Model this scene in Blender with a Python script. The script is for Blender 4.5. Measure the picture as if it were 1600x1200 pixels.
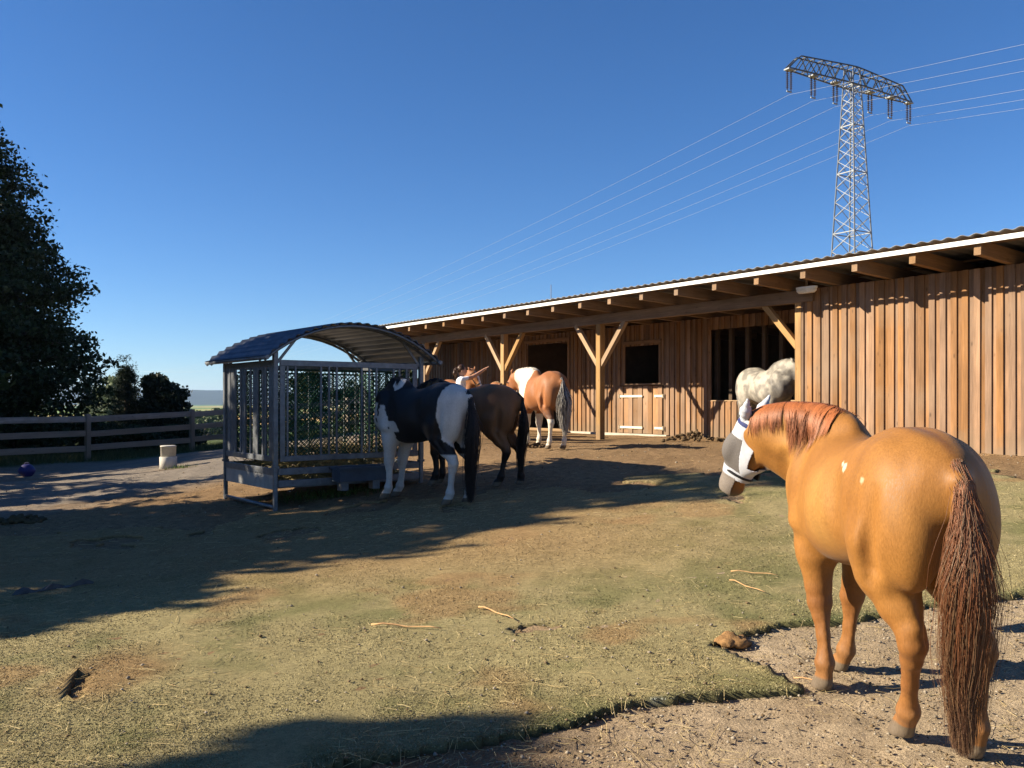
import bpy, bmesh, math, random
import numpy as np
from mathutils import Vector, Matrix, Euler
R = math.radians
SC = bpy.context.scene
COL = SC.collection
for _o in list(bpy.data.objects):
    bpy.data.objects.remove(_o)

# ------------------------------------------------------------------ camera
CAM_H = 1.6
FPX = 1383.0            # focal length in pixels of the 1600 px wide photograph
HZ = 628.0              # pixel row of the horizon
cd = bpy.data.cameras.new('camera')
cam = bpy.data.objects.new('camera', cd)
COL.objects.link(cam)
cam.location = (0, 0, CAM_H)
cam.rotation_euler = (R(90), 0, 0)
cd.sensor_width = 36.0
cd.lens = 36.0 * FPX / 1600.0
cd.shift_y = (HZ - 600.0) / 1600.0
cd.clip_start = 0.05
cd.clip_end = 30000
SC.camera = cam

# ------------------------------------------------------------------ light
SUN_EL, SUN_AZ = 26.7, 87.0          # light travels towards azimuth 87 deg (clockwise from +Y)
world = bpy.data.worlds.new('World')
SC.world = world
world.use_nodes = True
wn = world.node_tree
wn.nodes.clear()
sky = wn.nodes.new('ShaderNodeTexSky')
sky.sky_type = 'NISHITA'
sky.sun_disc = False
sky.sun_elevation = R(SUN_EL)
sky.sun_rotation = R(SUN_AZ + 180.0)
sky.altitude = 300
sky.air_density = 0.85
sky.dust_density = 0.0
sky.ozone_density = 6.0
bg = wn.nodes.new('ShaderNodeBackground')
bg.inputs[1].default_value = 0.060
wo = wn.nodes.new('ShaderNodeOutputWorld')
hs = wn.nodes.new('ShaderNodeHueSaturation')      # the camera's punchy colour rendering, over the whole sky alike
hs.inputs['Saturation'].default_value = 1.12
hs.inputs['Hue'].default_value = 0.504
wn.links.new(sky.outputs[0], hs.inputs['Color'])
wn.links.new(hs.outputs[0], bg.inputs[0])
wn.links.new(bg.outputs[0], wo.inputs[0])

sd = bpy.data.lights.new('sun', 'SUN')
sd.energy = 5.0
sd.angle = R(0.55)
sd.color = (1.0, 0.86, 0.66)
sun = bpy.data.objects.new('sun', sd)
COL.objects.link(sun)
LD = Vector((math.cos(R(SUN_EL)) * math.sin(R(SUN_AZ)), math.cos(R(SUN_EL)) * math.cos(R(SUN_AZ)), -math.sin(R(SUN_EL))))
sun.rotation_euler = LD.to_track_quat('-Z', 'Y').to_euler()
sun.location = (-40, -2, 30)
SC.view_settings.view_transform = 'Standard'
SC.view_settings.look = 'None'
SC.view_settings.exposure = 1.32
SC.view_settings.gamma = 1.0
SC.view_settings.use_curve_mapping = False
SC.cycles.max_bounces = 6
SC.cycles.diffuse_bounces = 3
SC.cycles.transparent_max_bounces = 8
SC.cycles.sample_clamp_indirect = 4.0

# ------------------------------------------------------------------ numeric helpers
rng = np.random.default_rng(7)
random.seed(7)


def ss(a, b, x):
    t = np.clip((np.asarray(x, float) - a) / (b - a), 0, 1)
    return t * t * (3 - 2 * t)


def _hash(ix, iy, iz, s):
    h = (ix * 374761393 + iy * 668265263 + iz * 2147483647 + s * 1274126177) & 0xFFFFFFFF
    h = ((h ^ (h >> 13)) * 1274126177) & 0xFFFFFFFF
    return ((h ^ (h >> 16)) & 0xFFFF) / 65535.0


def vnoise(p, s=0):
    """value noise in 0..1; p (N,3)"""
    p = np.asarray(p, float)
    i = np.floor(p).astype(np.int64)
    f = p - i
    f = f * f * (3 - 2 * f)
    r = 0
    for dx in (0, 1):
        for dy in (0, 1):
            for dz in (0, 1):
                w = (f[:, 0] if dx else 1 - f[:, 0]) * (f[:, 1] if dy else 1 - f[:, 1]) * (f[:, 2] if dz else 1 - f[:, 2])
                r = r + w * _hash(i[:, 0] + dx, i[:, 1] + dy, i[:, 2] + dz, s)
    return r


def fbm(p, s=0, o=4):
    p = np.asarray(p, float)
    a, t, r = 0.5, 0, 0
    for k in range(o):
        r = r + a * vnoise(p * 2 ** k + 17.3 * k, s + k)
        t += a
        a *= 0.5
    return r / t


def v2(x, y):
    x = np.asarray(x, float).ravel()
    return np.stack([x, np.asarray(y, float).ravel(), np.zeros_like(x)], 1)


def gz_base(x, y):
    """height of the yard (smooth)"""
    x = np.asarray(x, float)
    y = np.asarray(y, float)
    u = 0.65 * x + 0.65 * y
    h = 0.72 * ss(2, 12, u) * ss(-12, -3, x) + 0.013 * np.clip(x, -4, 10) * ss(4, 12, y)
    d = np.maximum(y - 27.5 - 0.9 * np.maximum(x + 9, 0) * ss(-9, -5, x), 0)
    h = h - 7.0 * ss(0, 140, d) - 5.0 * ss(100, 900, y)
    h = h - 3.0 * ss(-26, -90, x) * ss(90, 10, y)
    return h


def gz(x, y):
    x = np.asarray(x, float)
    y = np.asarray(y, float)
    sh = np.broadcast(x, y).shape
    xb, yb = np.broadcast_to(x, sh).ravel(), np.broadcast_to(y, sh).ravel()
    near = ss(60, 30, yb)
    n = (fbm(v2(xb * 0.55, yb * 0.55), 3, 3) - 0.5) * 0.09 + (fbm(v2(xb * 2.3, yb * 2.3), 9, 2) - 0.5) * 0.022
    return (gz_base(xb, yb) + n * near + (fbm(v2(xb * 0.01, yb * 0.01), 5, 3) - 0.5) * 6.0 * ss(90, 500, yb)).reshape(sh)


def gzf(x, y):
    return float(gz(np.array([x]), np.array([y]))[0])


def gp(px, py):
    """where the ray through a photograph pixel meets the ground"""
    dx, dz = (px - 800.0) / FPX, (HZ - py) / FPX
    ys = np.arange(1.5, 60, 0.02)
    diff = CAM_H + dz * ys - gz(dx * ys, ys)
    k = int(np.argmax(diff <= 0)) if (diff <= 0).any() else len(ys) - 1
    y = ys[k]
    return Vector((dx * y, y, float(gz(np.array([dx * y]), np.array([y]))[0])))


def at(px, py, y):
    """point on a pixel ray at depth y"""
    return Vector(((px - 800.0) / FPX * y, y, CAM_H + (HZ - py) / FPX * y))


# ------------------------------------------------------------------ materials
def mat(name, col=(0.5, 0.5, 0.5), rough=0.8, metal=0.0, spec=0.3, attr=False, noise=(6.0, 0.25), bump=(0, 0), sheen=0.0,
        stretch=(1, 1, 1), noise2=None, sub=0.0, coords='Object', rvar=0.0):
    m = bpy.data.materials.new(name)
    m.use_nodes = True
    nt = m.node_tree
    N, L = nt.nodes, nt.links
    b = N['Principled BSDF']
    b.inputs['Roughness'].default_value = rough
    b.inputs['Metallic'].default_value = metal
    b.inputs['Specular IOR Level'].default_value = spec
    if sheen:
        b.inputs['Sheen Weight'].default_value = sheen
        b.inputs['Sheen Roughness'].default_value = 0.4
    tc = N.new('ShaderNodeTexCoord')
    mp = N.new('ShaderNodeMapping')
    mp.inputs['Scale'].default_value = stretch
    L.new(tc.outputs[coords], mp.inputs[0])
    if attr:
        a = N.new('ShaderNodeAttribute')
        a.attribute_name = 'Col'
        base = a.outputs['Color']
    else:
        c = N.new('ShaderNodeRGB')
        c.outputs[0].default_value = (*col, 1)
        base = c.outputs[0]
    fac = None
    for (sc_, am, det) in [(noise[0], noise[1], 5)] + ([(noise2[0], noise2[1], 3)] if noise2 else []):
        nz = N.new('ShaderNodeTexNoise')
        nz.inputs['Scale'].default_value = sc_
        nz.inputs['Detail'].default_value = det
        nz.inputs['Roughness'].default_value = 0.65
        L.new(mp.outputs[0], nz.inputs['Vector'])
        mr = N.new('ShaderNodeMapRange')
        mr.inputs[1].default_value = 0.25
        mr.inputs[2].default_value = 0.75
        mr.inputs[3].default_value = 1 - am
        mr.inputs[4].default_value = 1 + am
        L.new(nz.outputs[0], mr.inputs[0])
        mx = N.new('ShaderNodeMix')
        mx.data_type = 'RGBA'
        mx.blend_type = 'MULTIPLY'
        mx.inputs[0].default_value = 1
        L.new(base, mx.inputs[6])
        L.new(mr.outputs[0], mx.inputs[7])
        base = mx.outputs[2]
        fac = nz
    L.new(base, b.inputs['Base Color'])
    if rvar:
        mr = N.new('ShaderNodeMapRange')
        mr.inputs[1].default_value = 0.3
        mr.inputs[2].default_value = 0.7
        mr.inputs[3].default_value = rough - rvar
        mr.inputs[4].default_value = rough + rvar
        L.new(fac.outputs[0], mr.inputs[0])
        L.new(mr.outputs[0], b.inputs['Roughness'])
    if bump[1]:
        nz = N.new('ShaderNodeTexNoise')
        nz.inputs['Scale'].default_value = bump[0]
        nz.inputs['Detail'].default_value = 6
        nz.inputs['Roughness'].default_value = 0.7
        L.new(mp.outputs[0], nz.inputs['Vector'])
        bp = N.new('ShaderNodeBump')
        bp.inputs['Strength'].default_value = 1.0
        bp.inputs['Distance'].default_value = bump[1]
        L.new(nz.outputs[0], bp.inputs['Height'])
        L.new(bp.outputs[0], b.inputs['Normal'])
    if sub:
        # thin leaves let some light through
        tr = N.new('ShaderNodeBsdfTranslucent')
        L.new(base, tr.inputs[0])
        ms = N.new('ShaderNodeMixShader')
        ms.inputs[0].default_value = sub
        L.new(b.outputs[0], ms.inputs[1])
        L.new(tr.outputs[0], ms.inputs[2])
        L.new(ms.outputs[0], N['Material Output'].inputs[0])
    return m


def wood(name, col, knots=0.5, rnd=0.25):
    """sawn timber: grain along local Z, knots, board-to-board variation through Object Info"""
    m = bpy.data.materials.new(name)
    m.use_nodes = True
    nt = m.node_tree
    N, L = nt.nodes, nt.links
    b = N['Principled BSDF']
    b.inputs['Roughness'].default_value = 0.78
    b.inputs['Specular IOR Level'].default_value = 0.25
    tc = N.new('ShaderNodeTexCoord')
    oi = N.new('ShaderNodeObjectInfo')
    ad = N.new('ShaderNodeVectorMath')
    ad.operation = 'MULTIPLY_ADD'
    ad.inputs[1].default_value = (1, 1, 1)
    cmb = N.new('ShaderNodeCombineXYZ')
    mu = N.new('ShaderNodeMath')
    mu.operation = 'MULTIPLY'
    mu.inputs[1].default_value = 37.0
    L.new(oi.outputs['Random'], mu.inputs[0])
    for k in range(3):
        L.new(mu.outputs[0], cmb.inputs[k])
    L.new(tc.outputs['Object'], ad.inputs[0])
    L.new(cmb.outputs[0], ad.inputs[2])
    mp = N.new('ShaderNodeMapping')
    mp.inputs['Scale'].default_value = (1, 1, 0.06)
    L.new(ad.outputs[0], mp.inputs[0])
    g = N.new('ShaderNodeTexNoise')
    g.inputs['Scale'].default_value = 55
    g.inputs['Detail'].default_value = 4
    L.new(mp.outputs[0], g.inputs['Vector'])
    w = N.new('ShaderNodeTexNoise')
    w.inputs['Scale'].default_value = 9
    w.inputs['Detail'].default_value = 3
    L.new(mp.outputs[0], w.inputs['Vector'])
    mk = N.new('ShaderNodeMapping')
    mk.inputs['Scale'].default_value = (1.0, 1.0, 0.42)
    L.new(ad.outputs[0], mk.inputs[0])
    kn = N.new('ShaderNodeTexVoronoi')
    kn.inputs['Scale'].default_value = 7.5
    L.new(mk.outputs[0], kn.inputs['Vector'])
    kr = N.new('ShaderNodeMapRange')
    kr.inputs[1].default_value = 0.05
    kr.inputs[2].default_value = 0.16
    kr.inputs[3].default_value = 1 - knots
    kr.inputs[4].default_value = 1.0
    L.new(kn.outputs['Distance'], kr.inputs[0])

    def rg(src, lo, hi, a=0.3, c=0.7):
        r = N.new('ShaderNodeMapRange')
        r.inputs[1].default_value = a
        r.inputs[2].default_value = c
        r.inputs[3].default_value = lo
        r.inputs[4].default_value = hi
        L.new(src, r.inputs[0])
        return r.outputs[0]
    c = N.new('ShaderNodeRGB')
    c.outputs[0].default_value = (*col, 1)
    base = c.outputs[0]
    wt = N.new('ShaderNodeTexNoise')          # weather staining that runs down the boards
    wt.inputs['Scale'].default_value = 1.1
    wt.inputs['Detail'].default_value = 4
    L.new(ad.outputs[0], wt.inputs['Vector'])
    for s_ in (rg(g.outputs[0], 0.80, 1.14), rg(w.outputs[0], 0.80, 1.18), kr.outputs[0], rg(oi.outputs['Random'], 1 - rnd, 1 + rnd, 0, 1),
               rg(wt.outputs[0], 0.8, 1.12)):
        mx = N.new('ShaderNodeMix')
        mx.data_type = 'RGBA'
        mx.blend_type = 'MULTIPLY'
        mx.inputs[0].default_value = 1
        L.new(base, mx.inputs[6])
        L.new(s_, mx.inputs[7])
        base = mx.outputs[2]
    hs = N.new('ShaderNodeHueSaturation')
    L.new(base, hs.inputs['Color'])
    m2 = N.new('ShaderNodeMath')
    m2.operation = 'FRACT'
    m3 = N.new('ShaderNodeMath')
    m3.operation = 'MULTIPLY'
    m3.inputs[1].default_value = 13.7
    L.new(oi.outputs['Random'], m3.inputs[0])
    L.new(m3.outputs[0], m2.inputs[0])
    L.new(rg(m2.outputs[0], 0.78, 1.12, 0, 1), hs.inputs['Saturation'])
    # mud splashed up from the yard, ragged along its top, and a few grey weathered areas
    geo = N.new('ShaderNodeNewGeometry')
    sep = N.new('ShaderNodeSeparateXYZ')
    L.new(geo.outputs['Position'], sep.inputs[0])
    mn = N.new('ShaderNodeTexNoise')
    mn.inputs['Scale'].default_value = 5.0
    mn.inputs['Detail'].default_value = 6
    L.new(geo.outputs['Position'], mn.inputs['Vector'])
    sm_ = N.new('ShaderNodeMath')
    sm_.operation = 'MULTIPLY_ADD'
    sm_.inputs[1].default_value = -0.9
    L.new(mn.outputs[0], sm_.inputs[0])
    L.new(sep.outputs[2], sm_.inputs[2])
    mud = N.new('ShaderNodeMix')
    mud.data_type = 'RGBA'
    L.new(rg(sm_.outputs[0], 0.62, 0.0, 0.40, 0.78), mud.inputs[0])
    L.new(hs.outputs[0], mud.inputs[6])
    mud.inputs[7].default_value = (0.17, 0.125, 0.08, 1)
    gw = N.new('ShaderNodeTexNoise')
    gw.inputs['Scale'].default_value = 0.8
    gw.inputs['Detail'].default_value = 5
    L.new(geo.outputs['Position'], gw.inputs['Vector'])
    gry = N.new('ShaderNodeMix')
    gry.data_type = 'RGBA'
    L.new(rg(gw.outputs[0], 0.0, 0.45, 0.52, 0.72), gry.inputs[0])
    L.new(mud.outputs[2], gry.inputs[6])
    gry.inputs[7].default_value = (0.27, 0.20, 0.14, 1)
    L.new(gry.outputs[2], b.inputs['Base Color'])
    bp = N.new('ShaderNodeBump')
    bp.inputs['Distance'].default_value = 0.003
    bp.inputs['Strength'].default_value = 0.8
    L.new(g.outputs[0], bp.inputs['Height'])
    L.new(bp.outputs[0], b.inputs['Normal'])
    return m


# ------------------------------------------------------------------ object helpers
def link(o, parent=None):
    COL.objects.link(o)
    if parent is not None:
        o.parent = parent
    return o


def tag(o, label=None, cat=None, group=None, kind=None):
    if label:
        o['label'] = label
    if cat:
        o['category'] = cat
    if group:
        o['group'] = group
    if kind:
        o['kind'] = kind
    return o


def empty(name, loc=(0, 0, 0), rz=0.0, parent=None):
    o = bpy.data.objects.new(name, None)
    o.empty_display_size = 0.1
    o.location = loc
    o.rotation_euler = (0, 0, rz)
    return link(o, parent)


def wm(o):
    """world matrix of an object that has not been evaluated yet"""
    m = o.matrix_basis.copy()
    while o.parent is not None:
        o = o.parent
        m = o.matrix_basis @ m
    return m


def mesh_obj(name, verts, faces, m, parent=None, smooth=False, cols=None, loc=None, world=False):
    me = bpy.data.meshes.new(name)
    verts = np.asarray(verts, float)
    if isinstance(faces, np.ndarray):
        n, k = faces.shape
        me.vertices.add(len(verts))
        me.vertices.foreach_set('co', verts.ravel())
        me.loops.add(n * k)
        me.polygons.add(n)
        me.loops.foreach_set('vertex_index', faces.ravel().astype(np.int32))
        me.polygons.foreach_set('loop_start', np.arange(0, n * k, k, dtype=np.int32))
        me.polygons.foreach_set('loop_total', np.full(n, k, dtype=np.int32))
        me.update(calc_edges=True)
    else:
        me.from_pydata([tuple(v) for v in verts], [], faces)
    if smooth:
        me.polygons.foreach_set('use_smooth', np.ones(len(me.polygons), bool))
    if cols is not None:
        a = me.color_attributes.new('Col', 'FLOAT_COLOR', 'POINT')
        c4 = np.ones((len(verts), 4))
        c4[:, :3] = cols
        a.data.foreach_set('color', c4.ravel())
    if m is not None:
        me.materials.append(m)
    o = bpy.data.objects.new(name, me)
    if loc is not None:
        o.location = loc
    if world and parent is not None:
        o.matrix_basis = wm(parent).inverted()
    return link(o, parent)


class MB:
    """collects simple shapes into one mesh"""

    def __init__(self):
        self.v, self.f = [], []

    def add(self, vs, fs):
        n = len(self.v)
        self.v += [tuple(v) for v in vs]
        self.f += [tuple(i + n for i in f) for f in fs]
        return self

    def box(self, c, s, rot=None, bev=0.0):
        c = Vector(c)
        h = [q / 2 for q in s]
        rot = rot or Matrix.Identity(3)
        if bev <= 0:
            vs = [c + rot @ Vector((sx * h[0], sy * h[1], sz * h[2])) for sx in (-1, 1) for sy in (-1, 1) for sz in (-1, 1)]
            fs = [(0, 1, 3, 2), (4, 6, 7, 5), (0, 4, 5, 1), (2, 3, 7, 6), (0, 2, 6, 4), (1, 5, 7, 3)]
            return self.add(vs, fs)
        # bevel round the long (Z) edges
        b = bev
        prof = [(-h[0] + b, -h[1]), (h[0] - b, -h[1]), (h[0], -h[1] + b), (h[0], h[1] - b), (h[0] - b, h[1]), (-h[0] + b, h[1]), (-h[0], h[1] - b), (-h[0], -h[1] + b)]
        vs = [c + rot @ Vector((x, y, -h[2])) for x, y in prof] + [c + rot @ Vector((x, y, h[2])) for x, y in prof]
        fs = [tuple(range(7, -1, -1)), tuple(range(8, 16))] + [(i, (i + 1) % 8, 8 + (i + 1) % 8, 8 + i) for i in range(8)]
        return self.add(vs, fs)

    def beam(self, a, b, w, d, up=(0, 0, 1), bev=0.0):
        a, b = Vector(a), Vector(b)
        z = (b - a).normalized()
        u = Vector(up)
        if abs(z.dot(u)) > 0.98:
            u = Vector((0, 1, 0))
        x = u.cross(z).normalized()
        y = z.cross(x)
        rot = Matrix((x, y, z)).transposed()
        return self.box((a + b) / 2, (w, d, (b - a).length), rot, bev)

    def tube(self, pts, r, n=8, cap=True):
        pts = [Vector(p) for p in pts]
        rr = r if isinstance(r, (list, tuple)) else [r] * len(pts)
        vs, fs = [], []
        prev = None
        for i, p in enumerate(pts):
            t = (pts[min(i + 1, len(pts) - 1)] - pts[max(i - 1, 0)]).normalized()
            if prev is None:
                u = Vector((0, 0, 1)) if abs(t.z) < 0.9 else Vector((1, 0, 0))
                x = u.cross(t).normalized()
            else:
                x = (prev - t * prev.dot(t)).normalized()
            prev = x
            y = t.cross(x)
            for k in range(n):
                a = 2 * math.pi * k / n
                vs.append(p + (x * math.cos(a) + y * math.sin(a)) * rr[i])
        for i in range(len(pts) - 1):
            for k in range(n):
                fs.append((i * n + k, i * n + (k + 1) % n, (i + 1) * n + (k + 1) % n, (i + 1) * n + k))
        if cap:
            fs.append(tuple(range(n - 1, -1, -1)))
            fs.append(tuple((len(pts) - 1) * n + k for k in range(n)))
        return self.add(vs, fs)

    def lathe(self, c, prof, n=24):
        c = Vector(c)
        vs, fs = [], []
        for r, z in prof:
            for k in range(n):
                a = 2 * math.pi * k / n
                vs.append(c + Vector((r * math.cos(a), r * math.sin(a), z)))
        for i in range(len(prof) - 1):
            for k in range(n):
                fs.append((i * n + k, i * n + (k + 1) % n, (i + 1) * n + (k + 1) % n, (i + 1) * n + k))
        fs.append(tuple(range(n - 1, -1, -1)))
        fs.append(tuple((len(prof) - 1) * n + k for k in range(n)))
        return self.add(vs, fs)

    def build(self, name, m, parent=None, smooth=False, loc=None, world=False):
        o = mesh_obj(name, self.v, self.f, m, parent, loc=loc, world=world)
        if smooth:
            for p in o.data.polygons:
                p.use_smooth = len(p.vertices) <= 4
        return o


def beam_obj(name, a, b, w, d, m, parent=None, up=(0, 0, 1), bev=0.004):
    """a straight timber or bar as its own object, its length along local Z"""
    a, b = Vector(a), Vector(b)
    z = (b - a).normalized()
    u = Vector(up)
    if abs(z.dot(u)) > 0.98:
        u = Vector((0, 1, 0))
    x = u.cross(z).normalized()
    y = z.cross(x)
    mb = MB().box((0, 0, 0), (w, d, (b - a).length), None, bev)
    o = mb.build(name, m, parent)
    mt = Matrix((x, y, z)).transposed().to_4x4()
    mt.translation = (a + b) / 2
    if parent is not None:
        mt = wm(parent).inverted() @ mt
    o.matrix_basis = mt
    return o


def strands(P, r0, r1, sides=3):
    """P (N,M,3) polylines -> thin tapering tubes (verts, quads)"""
    N_, M_, _ = P.shape
    T = np.gradient(P, axis=1)
    T /= np.linalg.norm(T, axis=2, keepdims=True) + 1e-9
    ref = np.zeros_like(T)
    ref[..., 0] = 0.31
    ref[..., 1] = 0.93
    ref[..., 2] = 0.17
    A = np.cross(T, ref)
    A /= np.linalg.norm(A, axis=2, keepdims=True) + 1e-9
    B = np.cross(T, A)
    s = np.linspace(0, 1, M_)[None, :, None]
    r = (np.asarray(r0).reshape(-1, 1, 1) * (1 - s ** 2) + np.asarray(r1).reshape(-1, 1, 1) * s ** 2)
    V = []
    for k in range(sides):
        a = 2 * math.pi * k / sides
        V.append(P + r * (A * math.cos(a) + B * math.sin(a)))
    V = np.stack(V, 2)                       # N,M,sides,3
    idx = np.arange(N_ * M_ * sides).reshape(N_, M_, sides)
    F = []
    for k in range(sides):
        k2 = (k + 1) % sides
        F.append(np.stack([idx[:, :-1, k], idx[:, :-1, k2], idx[:, 1:, k2], idx[:, 1:, k]], -1).reshape(-1, 4))
    return V.reshape(-1, 3), np.concatenate(F)


def lerp3(a, b, t):
    t = np.asarray(t)[..., None]
    return np.asarray(a) * (1 - t) + np.asarray(b) * t
# ================================================================== ground
def srgb(r, g, b):
    f = lambda c: (c / 255 / 12.92) if c / 255 <= 0.04045 else ((c / 255 + 0.055) / 1.055) ** 2.4
    return np.array([f(r), f(g), f(b)])


def px_poly(pts):
    return np.array([[*gp(x, y)[:2]] for x, y in pts])


def inside(P, x, y):
    c = np.zeros(x.shape, bool)
    n = len(P)
    for i in range(n):
        x1, y1 = P[i]
        x2, y2 = P[(i + 1) % n]
        cond = ((y1 > y) != (y2 > y)) & (x < (x2 - x1) * (y - y1) / (y2 - y1 + 1e-12) + x1)
        c ^= cond
    return c


def seg_dist(pts, x, y):
    d = np.full(x.shape, 1e9)
    for (x1, y1), (x2, y2) in zip(pts[:-1], pts[1:]):
        dx, dy = x2 - x1, y2 - y1
        t = np.clip(((x - x1) * dx + (y - y1) * dy) / (dx * dx + dy * dy + 1e-12), 0, 1)
        d = np.minimum(d, np.hypot(x - x1 - t * dx, y - y1 - t * dy))
    return d


def axis_pts(lo, hi, step, far_lo, far_hi, g=1.16):
    a = list(np.arange(lo, hi + 1e-6, step))
    s, x = step, hi
    while x < far_hi:
        s *= g
        x += s
        a.append(x)
    s, x, b = step, lo, []
    while x > far_lo:
        s *= g
        x -= s
        b.append(x)
    return np.array(b[::-1] + a)


xs = axis_pts(-7.5, 7.5, 0.075, -9000, 9000)
ys = axis_pts(2.6, 15.0, 0.075, -900, 15000)
GX, GY = np.meshgrid(xs, ys, indexing='ij')
gx, gy = GX.ravel(), GY.ravel()
gzv = gz(gx, gy)
# trampled, clodded earth: real relief that the turf mats do not have
fine = (fbm(v2(gx * 7, gy * 7), 31, 3) - 0.5) * 0.034 + np.maximum(fbm(v2(gx * 17, gy * 17), 41, 2) - 0.56, 0) * 0.10
gzv = gzv + fine * ss(24, 14, gy) * ss(10, 7, np.abs(gx)) - 0.012 * ss(24, 14, gy)
n1 = fbm(v2(gx * 0.8, gy * 0.8), 11, 4)
n2 = fbm(v2(gx * 4.0, gy * 4.0), 12, 3)
n3 = fbm(v2(gx * 0.006, gy * 0.006), 13, 2)
dirt = lerp3((0.175, 0.112, 0.058), (0.275, 0.186, 0.102), n1)
sand = lerp3((0.28, 0.215, 0.138), (0.42, 0.335, 0.225), n2)
gravel = lerp3((0.16, 0.138, 0.112), (0.25, 0.215, 0.175), n2)
grass = lerp3((0.045, 0.07, 0.022), (0.10, 0.12, 0.045), n2)
gc = dirt
m_sand = ss(11.5, 6.5, gy) * ss(-0.5, 1.0, gx) * ss(0.2, 0.5, n1 + 0.15)
gc = lerp3(gc, sand, m_sand)
m_barn = ss(10.5, 14, 0.813 * gx + 0.582 * gy) * ss(0.35, 0.6, n1)
gc = lerp3(gc, lerp3((0.165, 0.105, 0.053), (0.33, 0.215, 0.115), n2), m_barn)
FENCE_A, FENCE_B = gp(137, 720), gp(300, 705)
fdir = (FENCE_B - FENCE_A)
fdir.z = 0
fdir.normalize()
fd = (gx - FENCE_A.x) * fdir.y - (gy - FENCE_A.y) * fdir.x       # >0 on the yard side
m_gr = ss(-2.0, -5.5, gx) * ss(6.5, 4.5, np.abs(fd - 5.5) * 1.0) * ss(0.2, 0.5, n1 + 0.1)
gc = lerp3(gc, gravel, m_gr)
m_grass = ss(1.5, 0.6, fd + (n2 - 0.5) * 1.4)
gc = lerp3(gc, grass, m_grass)
m_far = ss(45, 70, gy)
fields = np.where((n3 > 0.56)[:, None], np.array([[0.50, 0.33, 0.13]]), np.where((n3 > 0.42)[:, None], np.array([[0.17, 0.26, 0.05]]), np.array([[0.07, 0.12, 0.03]])))
gc = lerp3(gc, fields, m_far)
nx, ny = GX.shape
ii = np.arange(nx * ny).reshape(nx, ny)
gf = np.stack([ii[:-1, :-1], ii[1:, :-1], ii[1:, 1:], ii[:-1, 1:]], -1).reshape(-1, 4)
M_ground = mat('earth', attr=True, rough=0.95, spec=0.1, noise=(9.0, 0.30), noise2=(75.0, 0.36), bump=(48.0, 0.024))
ground = mesh_obj('ground', np.stack([gx, gy, gzv], 1), gf, M_ground, smooth=True, cols=gc)
tag(ground, kind='structure')


# distant blue ridge
def ridge(name, y0, hmax, seed, wid, col):
    X = np.linspace(-9000, 9000, 240)
    V, F = [], []
    h = hmax * (0.55 + 0.45 * np.sin(X / 2600.0 + 2.35)) * (0.8 + 0.4 * fbm(v2(X * 0.0012, X * 0), seed, 4))
    for k, (t, q) in enumerate([(-1, 0.0), (-0.6, 0.35), (-0.25, 0.8), (0, 1.0), (0.5, 0.7), (1, 0.0)]):
        V.append(np.stack([X, np.full_like(X, y0 + t * wid) + 120 * np.sin(X / 700.0), -16 + h * q], 1))
    V = np.concatenate(V)
    n = len(X)
    for r in range(5):
        a = np.arange(n - 1) + r * n
        F.append(np.stack([a, a + 1, a + 1 + n, a + n], 1))
    o = mesh_obj(name, V, np.concatenate(F), mat(name + '_cover', col, 0.95, spec=0.05, noise=(0.01, 0.35), noise2=(0.002, 0.3)), smooth=True)
    return tag(o, kind='structure')


ridge('hills', 5200, 92, 61, 900, (0.035, 0.052, 0.032))

# ================================================================== turf mats
EDGE_A = [(330, 1320), (520, 1203), (690, 1183), (860, 1150), (960, 1118), (1060, 1098), (1150, 1092), (1266, 1087)]
EDGE_S = [(1266, 1087), (1200, 1050), (1132, 1016)]
EDGE_B = [(1132, 1016), (1205, 990), (1330, 974), (1400, 962), (1485, 948), (1620, 930), (1900, 905)]
poly1 = px_poly(EDGE_A + EDGE_S[1:])
polyB = px_poly(EDGE_B)
outer = np.array([[9.0, 7.4], [8.2, 10.2], [4.2, 11.6], [1.0, 12.3], [-3.0, 11.6], [-6.5, 10.4], [-7.2, 6.0], [-6.5, 2.2], [-1.5, 2.2]])
TURF = np.concatenate([poly1, polyB[1:], outer])
st = 0.04
tx, ty = np.meshgrid(np.arange(-7.3, 7.6, st), np.arange(2.3, 12.6, st), indexing='ij')
wob = lambda s: (fbm(v2(tx * 3.1, ty * 3.1), s, 3) - 0.5).reshape(tx.shape) * 0.14
wx, wy = tx + wob(21), ty + wob(22)
keep = inside(TURF, wx, wy)
hole_c = gp(120, 1078)
hole_n = fbm(v2(tx * 5, ty * 5), 77, 3).reshape(tx.shape)
hpx, hpy = tx - hole_c.x, ty - hole_c.y
hole_a = hpx * 0.94 + hpy * 0.34
hole_d = np.hypot(hole_a / 0.030, (-hpx * 0.34 + hpy * 0.94) / 0.30)
keep &= ~(hole_d < 0.55 + 0.5 * hole_n)
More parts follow.
